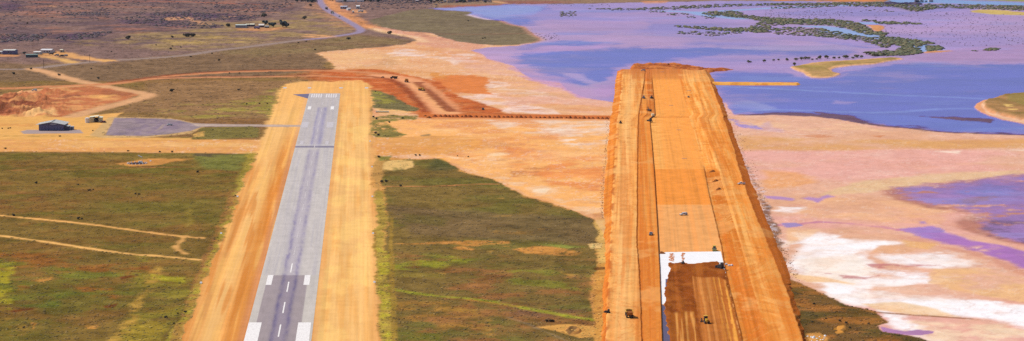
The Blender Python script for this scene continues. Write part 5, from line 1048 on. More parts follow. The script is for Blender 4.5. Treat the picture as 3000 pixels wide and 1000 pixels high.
# ================================================================== STRIP MARKERS AND SMALL FIELD OBJECTS
def gable_marker(x, y, L, wd, h, label, rz=0., group=None):
    t = empty('gable_marker', label, 'marker', P(x, y, .02), rz, group)
    for s_ in (-1, 1): MB().poly([(-L / 2, s_ * wd, 0), (L / 2, s_ * wd, 0), (L / 2, 0, h), (-L / 2, 0, h)], (0, s_ * .05, .03)).build('side_panel', WHITE, t)
    for s_ in (-1, 1): MB().poly([(s_ * L / 2, -wd, 0), (s_ * L / 2, wd, 0), (s_ * L / 2, 0, h)], (-s_ * .05, 0, 0)).build('end_panel', WHITE, t)
for x, y in ((696, 577), (648, 685), (589, 830), (1084, 415), (1090, 490), (1091, 577), (1093, 685), (1097, 828)):
    side = 'left' if x < 900 else 'right'
    gable_marker(x, y, 1.1, .8, .75, 'small white gable marker on the %s edge of the gravel strip' % side, 0, 'markers along the %s edge of the old strip' % side)
for k, x in enumerate((835, 907, 999, 1074)):
    gable_marker(x, 259, 3.4, 1.3, .9, ['leftmost', 'second from left', 'third from left', 'rightmost'][k] + ' of the four white boards across the far strip end', 0, 'boards across the far end of the strip')
for k, (x, y) in enumerate(((1940, 212), (2018, 267), (1966, 311), (1988, 382), (2005, 466))):
    t = empty('survey_board', ['white survey board at the churned far end of the embankment', 'white survey board on the right bank near the side bund', 'white survey board highest up inside the new cut', 'white survey board in the middle of the cut, second lowest', 'white survey board lowest in the cut, above the white car'][k], 'survey board', P(x, y, ez_at(x, y)), .1)
    MB().box(-1.8, 1.8, -.05, .05, .25, .6).build('board', WHITE, t)
    for s_ in (-1.5, 1.5): MB().box(s_ - .05, s_ + .05, .051, .13, 0, .55).build('peg', DARK, t)
for k, (x, y) in enumerate(((2128, 776), (2136, 780), (2144, 779))):
    o = MB().box(-.7, .7, -.6, .6, 0, .8, .15, .15, .15).build('bulk_bag', WHITE, None, .12); o.location = P(x, y, ez_at(x, y)); o.rotation_euler.z = k
    tag(o, ['leftmost', 'middle', 'rightmost'][k] + ' of three white bulk bags beside the white sheet', 'bag', 'bulk bags beside the sheet')
t = empty('culvert_pipe', 'long white pipe lying left of the causeway start', 'pipe', P(1120, 330, 0), .02)
MB().cyl((0, 0, .7), .7, 11., 0, 12).build('barrel', CREAM, t)
for s_ in (-5.5, 5.5): MB().cyl((s_, 0, .7), .82, .5, 0, 12).build('collar', WHITE, t)
# wind sock inside its signal circle
cc_ = P(402, 479, ground_z(402, 479) + .06)
disc = MB(); disc.cyl((0, 0, 0), 6.6, .05, 2, 40); d_ = disc.build('signal_circle', mat((70, 56, 62), .95, .05, var=.2), None); d_.location = cc_
tag(d_, 'dark round signal circle ringed with white cones in the left field', 'signal circle')
for k in range(16):
    a = k / 16 * math.tau; o = MB().cyl((0, 0, .45), .5, .9, 2, 10, .08).build('marker_cone', WHITE); o.location = (cc_[0] + 7. * math.cos(a), cc_[1] + 7. * math.sin(a), cc_[2] - .05)
    tag(o, 'white cone in the ring round the dark signal circle', 'cone', 'cones round the signal circle')
t = empty('wind_sock', 'wind sock on a white mast beside the dark signal circle', 'wind sock', (cc_[0] + 3.4, cc_[1] + 1.5, cc_[2] - .05), 0)
MB().bar((0, 0, 0), (0, 0, 5.), .09).build('mast', WHITE, t); MB().bar((-.15, 0, 4.4), (-3.1, .6, 5.6), .34, 10).build('sock', WHITE, t); MB().box(-.5, .5, -.5, .5, 0, .3).build('base_block', WHITE, t)
o = MB().box(-1.1, 1.1, -.7, .7, 0, 1.2).build('equipment_box', WHITE, None, .05); o.location = (cc_[0] + 1.6, cc_[1] + 4., cc_[2] + .02); tag(o, 'white equipment box on the signal circle', 'box')
gable_marker(441, 473, 1.2, .6, .8, 'single white marker right of the signal circle')
# two wooden power poles beside the main road
for x, y, lb in ((128, 200, 'thin wooden power pole at the road junction, left one'), (263, 184, 'thin wooden power pole above the main road, right one')):
    t = empty('power_pole', lb, 'power pole', P(x, y, ground_z(x, y)), .4, 'power poles by the main road'); WOOD = mat((92, 70, 62), .9, .1)
    MB().bar((0, 0, -.3), (0, 0, 9.5), .2).build('post', WOOD, t); MB().bar((-1.2, 0, 8.7), (1.2, 0, 8.7), .1).build('crossarm', WOOD, t)
    for s_ in (-1, 0, 1): MB().cyl((s_ * .95, 0, 8.95), .09, .35, 2, 8).build('insulator', STEEL, t)

# ================================================================== BUILDINGS
def shed(name, label, cat, x0, x1, y, wall_h, depth, wall, roof, rise=.8, over=.3, group=None, nwin=0, door=True, rz=0., ridge_x=True, trim=None):
    s = ppm(y); W_ = (x1 - x0) / s; c = P((x0 + x1) / 2, y, ground_z((x0 + x1) / 2, y))
    t = empty(name, label, cat, (c[0], c[1], c[2] - .05), rz, group); mw, mr = mat(wall, .7, .25), mat(roof, .5, .35)
    wl = MB(); a, b = -W_ / 2, W_ / 2
    wl.box(a, b, 0, .15, 0, wall_h); wl.box(a, b, depth - .15, depth, 0, wall_h); wl.box(a, a + .15, .15, depth - .15, 0, wall_h); wl.box(b - .15, b, .15, depth - .15, 0, wall_h)
    if ridge_x:
        for xx in (a, b - .15): wl.poly([(xx, 0, wall_h), (xx, depth, wall_h), (xx, depth / 2, wall_h + rise)], (.15, 0, 0))
    else:
        for yy in (0, depth - .15): wl.poly([(a, yy, wall_h), (b, yy, wall_h), (0, yy, wall_h + rise)], (0, .15, 0))
    wl.build('wall', mw, t)
    if ridge_x:
        k = rise / (depth / 2); r1 = [(a - over, -over, wall_h - k * over + .06), (b + over, -over, wall_h - k * over + .06), (b + over, depth / 2, wall_h + rise + .06), (a - over, depth / 2, wall_h + rise + .06)]
        r2 = [(a - over, depth / 2, wall_h + rise + .06), (b + over, depth / 2, wall_h + rise + .06), (b + over, depth + over, wall_h - k * over + .06), (a - over, depth + over, wall_h - k * over + .06)]
    else:
        k = rise / (W_ / 2); r1 = [(a - over, -over, wall_h - k * over + .06), (0, -over, wall_h + rise + .06), (0, depth + over, wall_h + rise + .06), (a - over, depth + over, wall_h - k * over + .06)]
        r2 = [(0, -over, wall_h + rise + .06), (b + over, -over, wall_h - k * over + .06), (b + over, depth + over, wall_h - k * over + .06), (0, depth + over, wall_h + rise + .06)]
    MB().poly(r1, (0, 0, .1)).build('roof_slope', mr, t); MB().poly(r2, (0, 0, .1)).build('roof_slope', mr, t)
    if door: MB().box(-.5 + W_ * .2, .5 + W_ * .2, -.06, 0, .05, min(2.1, wall_h - .3)).build('door', mat((90, 84, 90), .7, .2), t)
    for k in range(nwin):
        xx = a + W_ * (k + .6) / (nwin + .2); w_ = MB().box(xx - .7, xx + .7, -.05, 0, wall_h * .35, wall_h * .75).build('window', GLASS, t); MB().box(xx - .85, xx + .85, -.12, -.051, wall_h * .28, wall_h * .34).build('sill', mat((220, 215, 215), .6), w_)
    if trim:
        tm = mat(trim, .6)
        for xx in (a, b): MB().box(xx - .25, xx + .25, -.3, -.1, 0, wall_h + .2).build('corner_post', tm, t)
    return t, W_
# hangar
yH = 383; s = ppm(yH); cx = P(150, yH, 0); HW, HD, HE, HR = 20.4, 21., 5.0, 1.9
t = empty('hangar', 'blue-grey aircraft hangar with a low pale gable roof on the yard', 'hangar', (cx[0], cx[1], cx[2]), 0); mHW = mat((118, 112, 150), .6, .3); mHR = mat((214, 210, 204), .45, .4); a, b = -HW / 2, HW / 2
for nm, xx in (('side_wall', a), ('side_wall', b - .2)): MB().box(xx, xx + .2, .2, HD - .2, 0, HE).build(nm, mHW, t)
MB().box(a, b, HD - .2, HD, 0, HE).build('rear_wall', mHW, t)
MB().poly([(a, 0, HE - .6), (b, 0, HE - .6), (b, 0, HE), (0, 0, HE + HR), (a, 0, HE)], (0, .2, 0)).build('gable', mat((104, 98, 128), .6, .3), t)
for k in range(8):
    x0 = a + .1 + (HW - .2) * k / 8; dp = MB().box(x0 + .03, x0 + (HW - .2) / 8 - .03, .02 + .1 * (k % 2), .1 + .1 * (k % 2), .05, HE - .58).build('door_panel', mat((112, 106, 146), .55, .35), t)
    MB().box(x0 + .12, x0 + .24, -.04 + .1 * (k % 2), .02 + .1 * (k % 2), .3, HE - .8).build('stiffener', mHW, dp)
for s_ in (-1, 1):
    ov = 2.6 if s_ < 0 else 1.2; kx = HR / (HW / 2)
    rs_ = MB().poly([(0, -.9, HE + HR + .05), (s_ * (HW / 2 + ov), -.9, HE - kx * ov + .05), (s_ * (HW / 2 + ov), HD + .6, HE - kx * ov + .05), (0, HD + .6, HE + HR + .05)], (0, 0, .12)).build('roof_slope', mHR, t)
    for k in range(6):
        yy = -.9 + (HD + 1.5) * (k + .5) / 6; MB().poly([(s_ * .3, yy, HE + HR + .17 - kx * .3), (s_ * (HW / 2 + ov - .1), yy, HE - kx * (ov - .1) + .17), (s_ * (HW / 2 + ov - .1), yy + .3, HE - kx * (ov - .1) + .17), (s_ * .3, yy + .3, HE + HR + .17 - kx * .3)], (0, 0, .05)).build('roof_seam', mat((180, 176, 176), .5), rs_)
MB().box(-.5, 4.2, -.12, -.02, HE + .05, HE + .75).build('name_board', mat((206, 204, 216), .5), t)
MB().box(-.3, .3, 3, HD - 3, HE + HR + .1, HE + HR + .5).build('ridge_vent', mat((170, 168, 172), .5), t)
ln_ = MB().box(b, b + 3.6, 2, 12, 0, 3.2).build('lean_to', mat((90, 84, 110), .7), t); MB().poly([(b - .05, 1.6, 3.75), (b + 4., 1.6, 3.3), (b + 4., 12.4, 3.3), (b - .05, 12.4, 3.75)], (0, 0, .1)).build('lean_to_roof', mHR, ln_)
t, _ = shed('tool_shed', 'small grey box shed right beside the hangar', 'shed', 200, 215, 381, 2.8, 4, (176, 172, 190), (206, 204, 210), .2)
t = empty('water_tank', 'white round water tank left of the cream site shed', 'tank', P(256, 360, 0), 0)
MB().cyl((0, 0, 2.), 1.9, 4., 2, 20).build('barrel', WHITE, t); MB().cyl((0, 0, 4.2), 1.95, .5, 2, 20, .3).build('lid', WHITE, t); MB().bar((1.7, -1.0, .1), (1.7, -1.0, 4.), .08).build('outlet_pipe', STEEL, t)
t = empty('site_shed', 'cream site shed with an open dark bay near the apron', 'shed', P(281, 359, 0), .05); mC = mat((236, 224, 184), .6, .3)
MB().box(-5.2, -1.5, 0, 7, 0, 4.2).build('wall', mC, t); MB().box(2.2, 5.2, 0, 7, 0, 3.6).build('wall', mC, t); MB().box(-1.5, 2.2, 6.8, 7, 0, 3.6).build('rear_wall', DARK, t)
MB().poly([(-5.6, -.5, 4.3), (2.0, -.8, 5.2), (2.0, 7.6, 5.4), (-5.6, 7.5, 4.5)], (0, 0, .15)).build('roof', mat((246, 238, 206), .5), t); MB().poly([(1.6, -1.2, 4.4), (5.6, -1.0, 4.0), (5.6, 7.4, 4.2), (1.6, 7.4, 4.7)], (0, 0, .15)).build('awning', mat((244, 236, 204), .5), t)
for xx in (-1.4, 2.1): MB().box(xx - .1, xx + .1, -.9, -.7, 0, 4.4).build('post', DARK, t)
place(ute, 'utility_vehicle', 'dark red car parked right of the cream site shed', 'car', 302, 360, 100, 0, mat((150, 70, 56), .5, .4), False)
place(ute, 'utility_vehicle', 'small white utility parked on the apron', 'utility', 497, 368, 85, .02, WHITE)
# homestead on the far left
shed('machinery_shed', 'violet-blue shed with a pale roof at the left picture edge', 'shed', 8, 43, 160, 4.8, 18, (116, 116, 160), (224, 222, 214), .5, nwin=1)
shed('white_shed', 'white shed cut by the left picture edge', 'shed', -8, 6, 159, 3., 6, (226, 224, 228), (236, 234, 232), .5)
shed('green_shed', 'dark green long shed in front of the homestead', 'shed', 76, 110, 169, 3.2, 9, (76, 92, 104), (132, 150, 140), .6, nwin=2, rz=.12)
shed('white_shed', 'white flat-roofed shed just behind the dark green shed', 'shed', 97, 117, 160, 2.8, 14, (216, 214, 214), (244, 240, 236), .3, nwin=1)
shed('long_house', 'long white house at the back of the homestead', 'house', 118, 150, 156, 3.6, 16, (216, 210, 220), (236, 232, 234), .9, nwin=4, rz=-.1)
shed('brick_hut', 'orange hut right of the long white house', 'hut', 149, 160, 153, 2.4, 5, (190, 120, 90), (196, 132, 100), .5)
shed('small_hut', 'small cream hut furthest right in the homestead', 'hut', 175, 183, 154, 3.0, 12, (216, 200, 176), (244, 232, 206), .4)
for x, y, d, m_, l in ((150, 160, 80, BLK, 'dark wrecked car below the orange hut'), (166, 164, 70, GY2, 'grey wreck in the middle of the homestead scrap row'), (180, 166, 100, BLK, 'dark wreck near the right end of the scrap row'), (192, 165, 60, GY2, 'grey wreck last on the right of the scrap row')):
    place(ute, 'wrecked_car', l, 'car', x, y, d, .05, m_, False, scale=1.2)
# roadside yard
shed('packing_shed', 'long white-ended shed leftmost in the roadside yard', 'shed', 690, 721, 82, 3.8, 16, (150, 150, 164), (216, 226, 218), .5, trim=(244, 240, 244), door=False)
shed('cream_shed', 'small cream roofed shed left of the dark gap in the yard', 'shed', 720, 730, 78, 2.8, 9, (120, 100, 104), (244, 236, 206), .7)
shed('cream_shed', 'wider cream roofed shed in the middle of the yard', 'shed', 732, 745, 78, 2.8, 10, (110, 88, 104), (246, 238, 208), .9)
place(box_truck, 'box_truck', 'blue truck parked at the front of the roadside yard', 'truck', 752, 85, 60, .05, mat((112, 104, 160), .6), mat((124, 116, 168), .6), scale=1.0)
shed('tent_shed', 'white peaked canopy right of the blue truck', 'canopy', 758, 773, 80, 2.6, 9, (110, 80, 80), (244, 232, 224), 1.6)
shed('flat_shed', 'low flat pale shed rightmost in the yard below the trees', 'shed', 776, 787, 82, 2.2, 7, (70, 60, 72), (220, 222, 224), .3)
# depot right of the sealed road
shed('depot_building', 'pale blue long depot building right of the sealed road', 'depot', 997, 1016, 27, 4.0, 22, (176, 180, 206), (206, 208, 226), .5, nwin=3)
shed('depot_shed', 'white depot shed right of the long depot building', 'shed', 1019, 1028, 31, 3.2, 10, (206, 210, 222), (240, 240, 246), .5, rz=.3)
shed('depot_shed', 'smallest white depot shed lowest in the depot', 'shed', 1032, 1037, 38, 2.6, 5, (206, 216, 222), (240, 244, 246), .3)
shed('depot_house', 'white depot house highest on the right of the depot', 'house', 1043, 1053, 26, 4.0, 20, (226, 222, 226), (248, 246, 248), .9, nwin=1)
place(box_truck, 'box_truck', 'white truck parked on the bare ground right of the depot', 'truck', 1056, 36, 110, .05, WHITE, WHITE)
for k, (x0, x1) in enumerate(((983, 1007), (1012, 1040), (1045, 1066))):
    shed('long_store', ['leftmost', 'middle', 'rightmost'][k] + ' of three long white sheds along the top edge by the road', 'shed', x0, x1, 6, 3.2, 9, (228, 218, 226), (240, 232, 236), .5, group='long white sheds by the road')
# the town along the top edge
random.seed(12)
for k in range(46):
    x = 968 + k * 10.4 + random.uniform(-3, 3); y = random.choice((-9, -5, -2, 1, 4)) + random.uniform(-1.5, 1.5) + (2 if x > 1080 else -4)
    if x > 1400: y = min(y, 1)
    wc = random.choice(((196, 150, 140), (214, 204, 206), (150, 120, 140), (176, 110, 90))); rc = random.choice(((226, 216, 220), (120, 84, 120), (190, 104, 84), (96, 92, 128), (206, 186, 176)))
    shed('town_house', 'distant small house of the town along the top edge', 'house', x, x + random.uniform(6, 10), y, 3., 9, wc, rc, 1.3, group='houses of the town along the top edge', nwin=1)
# jetty works, top right
shed('wharf_shed', 'white wharf shed at the top right river mouth', 'shed', 2694, 2706, 7, 5., 14, (226, 226, 230), (240, 240, 244), .8, nwin=1)
shed('wharf_shed', 'low pale wharf shed right of the white wharf shed', 'shed', 2722, 2734, 6, 3.6, 10, (206, 196, 206), (226, 220, 226), .6)
shed('wharf_shed', 'dark wharf shed just left of the white wharf shed', 'shed', 2682, 2692, 7, 3.4, 10, (80, 74, 96), (96, 92, 116), .6)
t = empty('wharf_crane', 'small dark crane standing among the wharf sheds', 'crane', P(2713, 6, 0), .4)
MB().bar((0, 0, 0), (0, 0, 7), .5).build('mast', BLK, t); MB().bar((0, 0, 6.5), (6, 0, 10), .3).build('jib', YEL, t); MB().box(-1.5, 1.5, -1.5, 1.5, 0, 1.2).build('base', BLK, t)
mound('rock_groyne', [(2592, 9), (2640, 11), (2700, 12), (2700, 14), (2640, 14), (2590, 13)], lambda p, a, b: 2.5 + 1.5 * a, [(72, 64, 92), (60, 52, 80), (110, 96, 116)], 311, step=(2., .4), warp=2, soft=3)

# ================================================================== PLANTS
def dome_cloud(name, px, py, rad, hgt, cols, seed, z=None, label=None, kind='stuff', jit=.35, n=7, M=None):
    """many low bushes in one mesh: each a lumpy dome of leaf faces"""
    rng = np.random.default_rng(seed); N_ = len(px); base = PA(px, py, 0.); base[:, 2] = 0 if z is None else z
    rings = [(0., 1.), (.62, .78), (1., .35), (.8, -.05)]; vs_ = [np.zeros((N_, 1, 3))]; vs_[0][:, 0, 2] = 1.
    ang = rng.uniform(0, 6.28, (N_, 1)) + np.arange(n)[None] / n * 6.283
    for r, zz in rings[1:]:
        q = r * (1 + jit * rng.uniform(-1, 1, (N_, n))); vs_.append(np.stack([q * np.cos(ang), q * np.sin(ang), zz + .22 * rng.uniform(-1, 1, (N_, n)) * (zz > 0)], -1))
    v = np.concatenate(vs_, 1); nv = v.shape[1]; v = v * np.stack([rad, rad, hgt], -1)[:, None, :] + base[:, None, :]
    tri = np.array([(0, 1 + k, 1 + (k + 1) % n) for k in range(n)])
    for r in (0, 1):
        for k in range(n):
            a_, b_ = 1 + r * n + k, 1 + r * n + (k + 1) % n; c_, d_ = a_ + n, b_ + n; tri = np.concatenate([tri, [(a_, c_, d_), (a_, d_, b_)]])
    F_ = (tri[None] + (np.arange(N_) * nv)[:, None, None]).reshape(-1, 3)
    me = make_mesh(name, v.reshape(-1, 3), F_); cc = np.repeat(cols * rng.uniform(.75, 1.25, (N_, 1)), nv, 0) * rng.uniform(.8, 1.2, (N_ * nv, 1)); set_attr(me, 'tint', np.clip(cc, .004, .6))
    return tag(link(name, me, M or M_LEAF), label, None, None, kind)
M_LEAF = mat_attr('foliage', rough=.8, spec=.2, nscale=2., namp=.25)
rng = np.random.default_rng(77)
def vert_at(px, py):
    i = np.clip(np.searchsorted(ysr, py), 0, nr - 1); j = np.clip(np.round((px + 420) / 2.7).astype(int), 0, nc - 1); return i * nc + j
# low tufts on the near fields
n_ = 60000; py = rng.uniform(440, 1065, n_); px = rng.uniform(-120, 2800, n_); vi = vert_at(px, py); ok = (T.Zn[vi] == 0) & ((px < 1790) | (px > 2330)); px, py, vi = px[ok], py[ok], vi[ok]
big = rng.random(len(px)) ** 3
dome_cloud('grass_tufts', px, py, .28 + .6 * big, .08 + .26 * big, T.C[vi] * np.where(rng.random(len(px)) < .2, .85, 1.25)[:, None], 5, z=T.H[vi] - .02, n=5)
n_ = 12000; py = rng.uniform(100, 440, n_); px = rng.uniform(-150, 1300, n_); vi = vert_at(px, py); ok = T.Zn[vi] == 0; px, py, vi = px[ok], py[ok], vi[ok]; big = rng.random(len(px)) ** 3
dome_cloud('low_scrub', px, py, .45 + .9 * big, .12 + .4 * big, T.C[vi] * 1.1, 6, z=T.H[vi] - .02, n=5)
# thickets on the far plain
thick = [([(0, 100), (150, 99), (110, 122), (0, 126)], 130), ([(150, 112), (230, 98), (330, 92), (310, 106), (200, 122)], 130), ([(330, 52), (460, 46), (560, 66), (660, 72), (640, 84), (500, 82), (360, 68)], 220),
         ([(420, 40), (540, 36), (760, 46), (750, 60), (560, 62)], 220), ([(180, 36), (320, 36), (320, 46), (190, 46)], 70), ([(860, -12), (925, -12), (930, 8), (880, 7)], 90), ([(600, 10), (860, 12), (800, 36), (640, 34)], 90),
         ([(-100, -10), (860, -12), (860, 40), (300, 60), (-100, 100)], 500), ([(1070, 0), (1440, -4), (1440, 8), (1300, 10), (1100, 12)], 260), ([(1040, 10), (1300, 8), (1280, 24), (1060, 30)], 60)]
PX, PY = [], []
for pl, k in thick:
    a_ = np.array(pl); x = rng.uniform(a_[:, 0].min(), a_[:, 0].max(), k * 4); y = rng.uniform(a_[:, 1].min(), a_[:, 1].max(), k * 4); d = poly_sd(x, y, pl, 3.); i = np.nonzero(d > 0)[0]; PX.append(x[i]); PY.append(y[i])
px, py = np.concatenate(PX), np.concatenate(PY); r = .9 + 1.9 * rng.random(len(px)) ** 2.5
dome_cloud('scrub_thicket', px, py, r, r * .5, np.where(rng.random((len(px), 1)) < .5, A(92, 78, 92), A(108, 92, 88)), 7, z=-.05)  # bush colours carry a lilac haze tint
# mangroves standing in the shallows
belts = [([(2055, 40), (2080, 34), (2150, 33), (2170, 38), (2180, 44), (2230, 50), (2300, 55), (2370, 57), (2430, 57), (2490, 63), (2520, 70), (2540, 80), (2560, 92), (2590, 104), (2560, 104), (2530, 100), (2490, 86), (2440, 76), (2380, 74), (2300, 70), (2240, 66), (2180, 53), (2110, 48), (2070, 44)], 900, 1.),
         ([(2250, 55), (2340, 60), (2340, 70), (2260, 76), (2190, 84), (2200, 76)], 160, 1.), ([(1975, 76), (2080, 80), (2140, 83), (2230, 80), (2260, 78), (2260, 96), (2230, 98), (2190, 94), (2100, 90), (2000, 82)], 260, 1.), ([(1985, 92), (2060, 94), (2160, 90), (2170, 100), (2090, 107), (1990, 99)], 90, .8),
         ([(1720, 26), (1800, 26), (1900, 24), (2000, 18), (2100, 14), (2280, 10), (2280, 15), (2100, 22), (1980, 28), (1800, 31)], 300, .9), ([(1900, 32), (1960, 30), (1960, 38), (1900, 38)], 14, .8), ([(1640, 36), (1690, 34), (1690, 50), (1640, 50)], 40, .7), ([(2010, 46), (2100, 44), (2100, 56), (2010, 54)], 26, .8), ([(1950, 40), (2010, 38), (2020, 44), (1960, 46)], 26, .8),
         ([(2250, 84), (2330, 80), (2400, 84), (2470, 96), (2540, 108), (2640, 118), (2620, 130), (2600, 142), (2530, 122), (2450, 114), (2380, 107), (2280, 102)], 380, 1.),
         ([(2580, 106), (2640, 112), (2700, 119), (2745, 129), (2700, 132), (2690, 146), (2700, 156), (2650, 164), (2600, 163), (2570, 160), (2630, 150), (2640, 138), (2600, 124)], 520, 1.), ([(2716, 134), (2750, 134), (2768, 144), (2740, 150), (2714, 152)], 110, 1.),
         ([(2530, 153), (2600, 148), (2660, 142), (2660, 158), (2600, 165), (2540, 166)], 110, .9), ([(2880, 146), (2900, 141), (2930, 142), (2922, 148), (2885, 150)], 60, .8), ([(2848, 148), (2866, 149), (2860, 152)], 12, .6),
         ([(2500, 15), (2640, 13), (2750, 13), (2900, 15), (3000, 18), (3200, 26), (3200, 42), (3000, 32), (2900, 28), (2760, 24), (2700, 34), (2665, 34), (2650, 24), (2600, 20), (2500, 21)], 800, 1.), ([(2250, 11), (2420, 8), (2600, 7), (2600, 13), (2420, 16), (2250, 17)], 330, .9), ([(2560, 63), (2640, 65), (2700, 69), (2698, 73), (2600, 72), (2555, 67)], 130, .9), ([(2520, 60), (2566, 58), (2566, 63), (2525, 64)], 30, .8),
         ([(2250, 20), (2520, 14), (2530, 18), (2260, 28)], 120, .8), ([(2500, 30), (2620, 28), (2620, 35), (2500, 36)], 12, .7), ([(2570, 92), (2600, 98), (2590, 106), (2570, 104)], 40, 1.)]
PX, PY, RR_ = [], [], []
for pl, k, q in belts:
    a_ = np.array(pl, float); x = rng.uniform(a_[:, 0].min(), a_[:, 0].max(), k * 8); y = rng.uniform(a_[:, 1].min(), a_[:, 1].max(), k * 8); d = poly_sd(x + rng.uniform(-5, 5, len(x)), y + rng.uniform(-1, 1, len(x)), pl, 3.); i = np.nonzero(d > 0)[0][:int(k * 1.35)]; PX.append(x[i]); PY.append(y[i]); RR_.append(np.full(len(i), q))
px, py, q = map(np.concatenate, (PX, PY, RR_)); r = (1.0 + 1.9 * rng.random(len(px)) ** 1.7) * q
dome_cloud('mangrove_belt', px, py, r * 1.25, r * .62, np.where(rng.random((len(px), 1)) < .45, A(124, 114, 84), A(100, 106, 80)), 8, z=-.05, n=8)
spx = np.concatenate([rng.uniform(2560, 3000, 500), rng.uniform(2240, 2500, 220), rng.uniform(1560, 1640, 50), rng.uniform(1600, 1800, 40)]); spy = np.concatenate([rng.uniform(34, 135, 500), rng.uniform(30, 54, 220), rng.uniform(98, 118, 50), rng.uniform(12, 20, 40)])
r = .5 + .6 * rng.random(len(spx)); vi = vert_at(spx, spy); ok = T.Zn[vi] == 2
dome_cloud('mangrove_seedlings', spx[ok], spy[ok], r[ok], r[ok] * .8, np.tile(A(140, 122, 140), (ok.sum(), 1)), 9, z=-.05, n=6)
# rubble and drift along the toe of the embankment
ty = rng.uniform(330, 830, 700); tx = toeR(ty) + np.abs(rng.normal(0, 14, 700)); r = .15 + .35 * rng.random(700) ** 2
dome_cloud('toe_rubble', tx, ty, r, r * .7, np.where(rng.random((700, 1)) < .3, A(206, 176, 170), A(170, 124, 90)), 10, z=-.02, n=5, M=M_FILL)
ty = rng.uniform(340, 640, 420); tx = toeL(ty) - np.abs(rng.normal(0, 4, 420)); r = .15 + .35 * rng.random(420) ** 2
dome_cloud('toe_rubble', tx, ty, r, r * .7, np.where(rng.random((420, 1)) < .3, A(220, 176, 140), A(180, 114, 70)), 11, z=-.02, n=5, M=M_FILL)

def plant(name, rx, rz_, trunk_h, seed, leafm, nleaf=90, limbs=3):
    rnd = random.Random(seed); t = bpy.data.objects.new(name, None); COL.objects.link(t)
    v, f = [], []
    lob = [(rnd.uniform(-.5, .5), rnd.uniform(-.5, .5), rnd.uniform(-.25, .45), rnd.uniform(.45, .7)) for k in range(6)]
    for k in range(nleaf):
        c = lob[k % 6]; d = Vector((rnd.gauss(0, 1), rnd.gauss(0, 1), rnd.gauss(0, 1))).normalized() * c[3] * rnd.uniform(.6, 1.05)
        p = Vector(((c[0] + d.x) * rx, (c[1] + d.y) * rx, trunk_h + rz_ * .9 + (c[2] + d.z * .8) * rz_)); p.z = max(p.z, .05)
        n_ = (d + Vector((rnd.uniform(-.5, .5), rnd.uniform(-.5, .5), rnd.uniform(0, .6)))).normalized(); M = n_.to_track_quat('Z', 'Y').to_matrix(); s_ = rx * rnd.uniform(.2, .36); b = len(v)
        for a in range(5): v.append(tuple(p + M @ Vector((s_ * math.cos(a * 1.2566) * rnd.uniform(.7, 1.2), s_ * math.sin(a * 1.2566) * rnd.uniform(.7, 1.2), 0))))
        v.append(tuple(p + M @ Vector((0, 0, s_ * .35)))); f += [(b + a, b + (a + 1) % 5, b + 5) for a in range(5)]
    me = bpy.data.meshes.new('crown'); me.from_pydata(v, [], f); link('crown', me, leafm, t)
    tr = MB(); W2 = mat((92, 74, 62), .9, .1)
    tr.cyl((0, 0, (trunk_h + rz_ * .5) / 2 - .1), rx * .09, trunk_h + rz_ * .5 + .2, 2, 7, rx * .05)
    for k in range(limbs):
        a = k * 2.1 + rnd.random(); tr.bar((0, 0, trunk_h * .7), (.5 * rx * math.cos(a), .5 * rx * math.sin(a), trunk_h + rz_ * .8), rx * .035, 5)
    tr.build('trunk', W2, t); return t
LEAF1 = mat((84, 78, 62), .85, .15, var=.3, scale=1.); LEAF2 = mat((70, 84, 84), .85, .15, var=.3, scale=1.); LEAF3 = mat((108, 104, 78), .85, .15, var=.3, scale=1.)
protoS = [plant('scrub_bush', 1., .75, .0, 40 + k, LEAF1, 60) for k in range(3)]; protoM = [plant('mangrove_bush', 1., .85, .1, 50 + k, LEAF3, 80) for k in range(3)]; protoT = [plant('gum_tree', 1., .8, .22, 60 + k, LEAF2, 150) for k in range(3)]
used = set()
def put_plant(protos, x, y, rpx, label, cat, group, z=None, sq=1.):
    i = random.randrange(3); p = protos[i]; zz = ground_z(x, y) if z is None else z; s_ = rpx / ppm(y); loc = P(x, y, zz - .03); rz = random.uniform(0, 6)
    if (id(protos), i) in used: o = copy_tree(p, loc, rz, None)
    else: used.add((id(protos), i)); o = p; o.location = loc; o.rotation_euler.z = rz
    o.scale = (s_, s_, s_ * sq); return tag(o, label, cat, group)
random.seed(21)
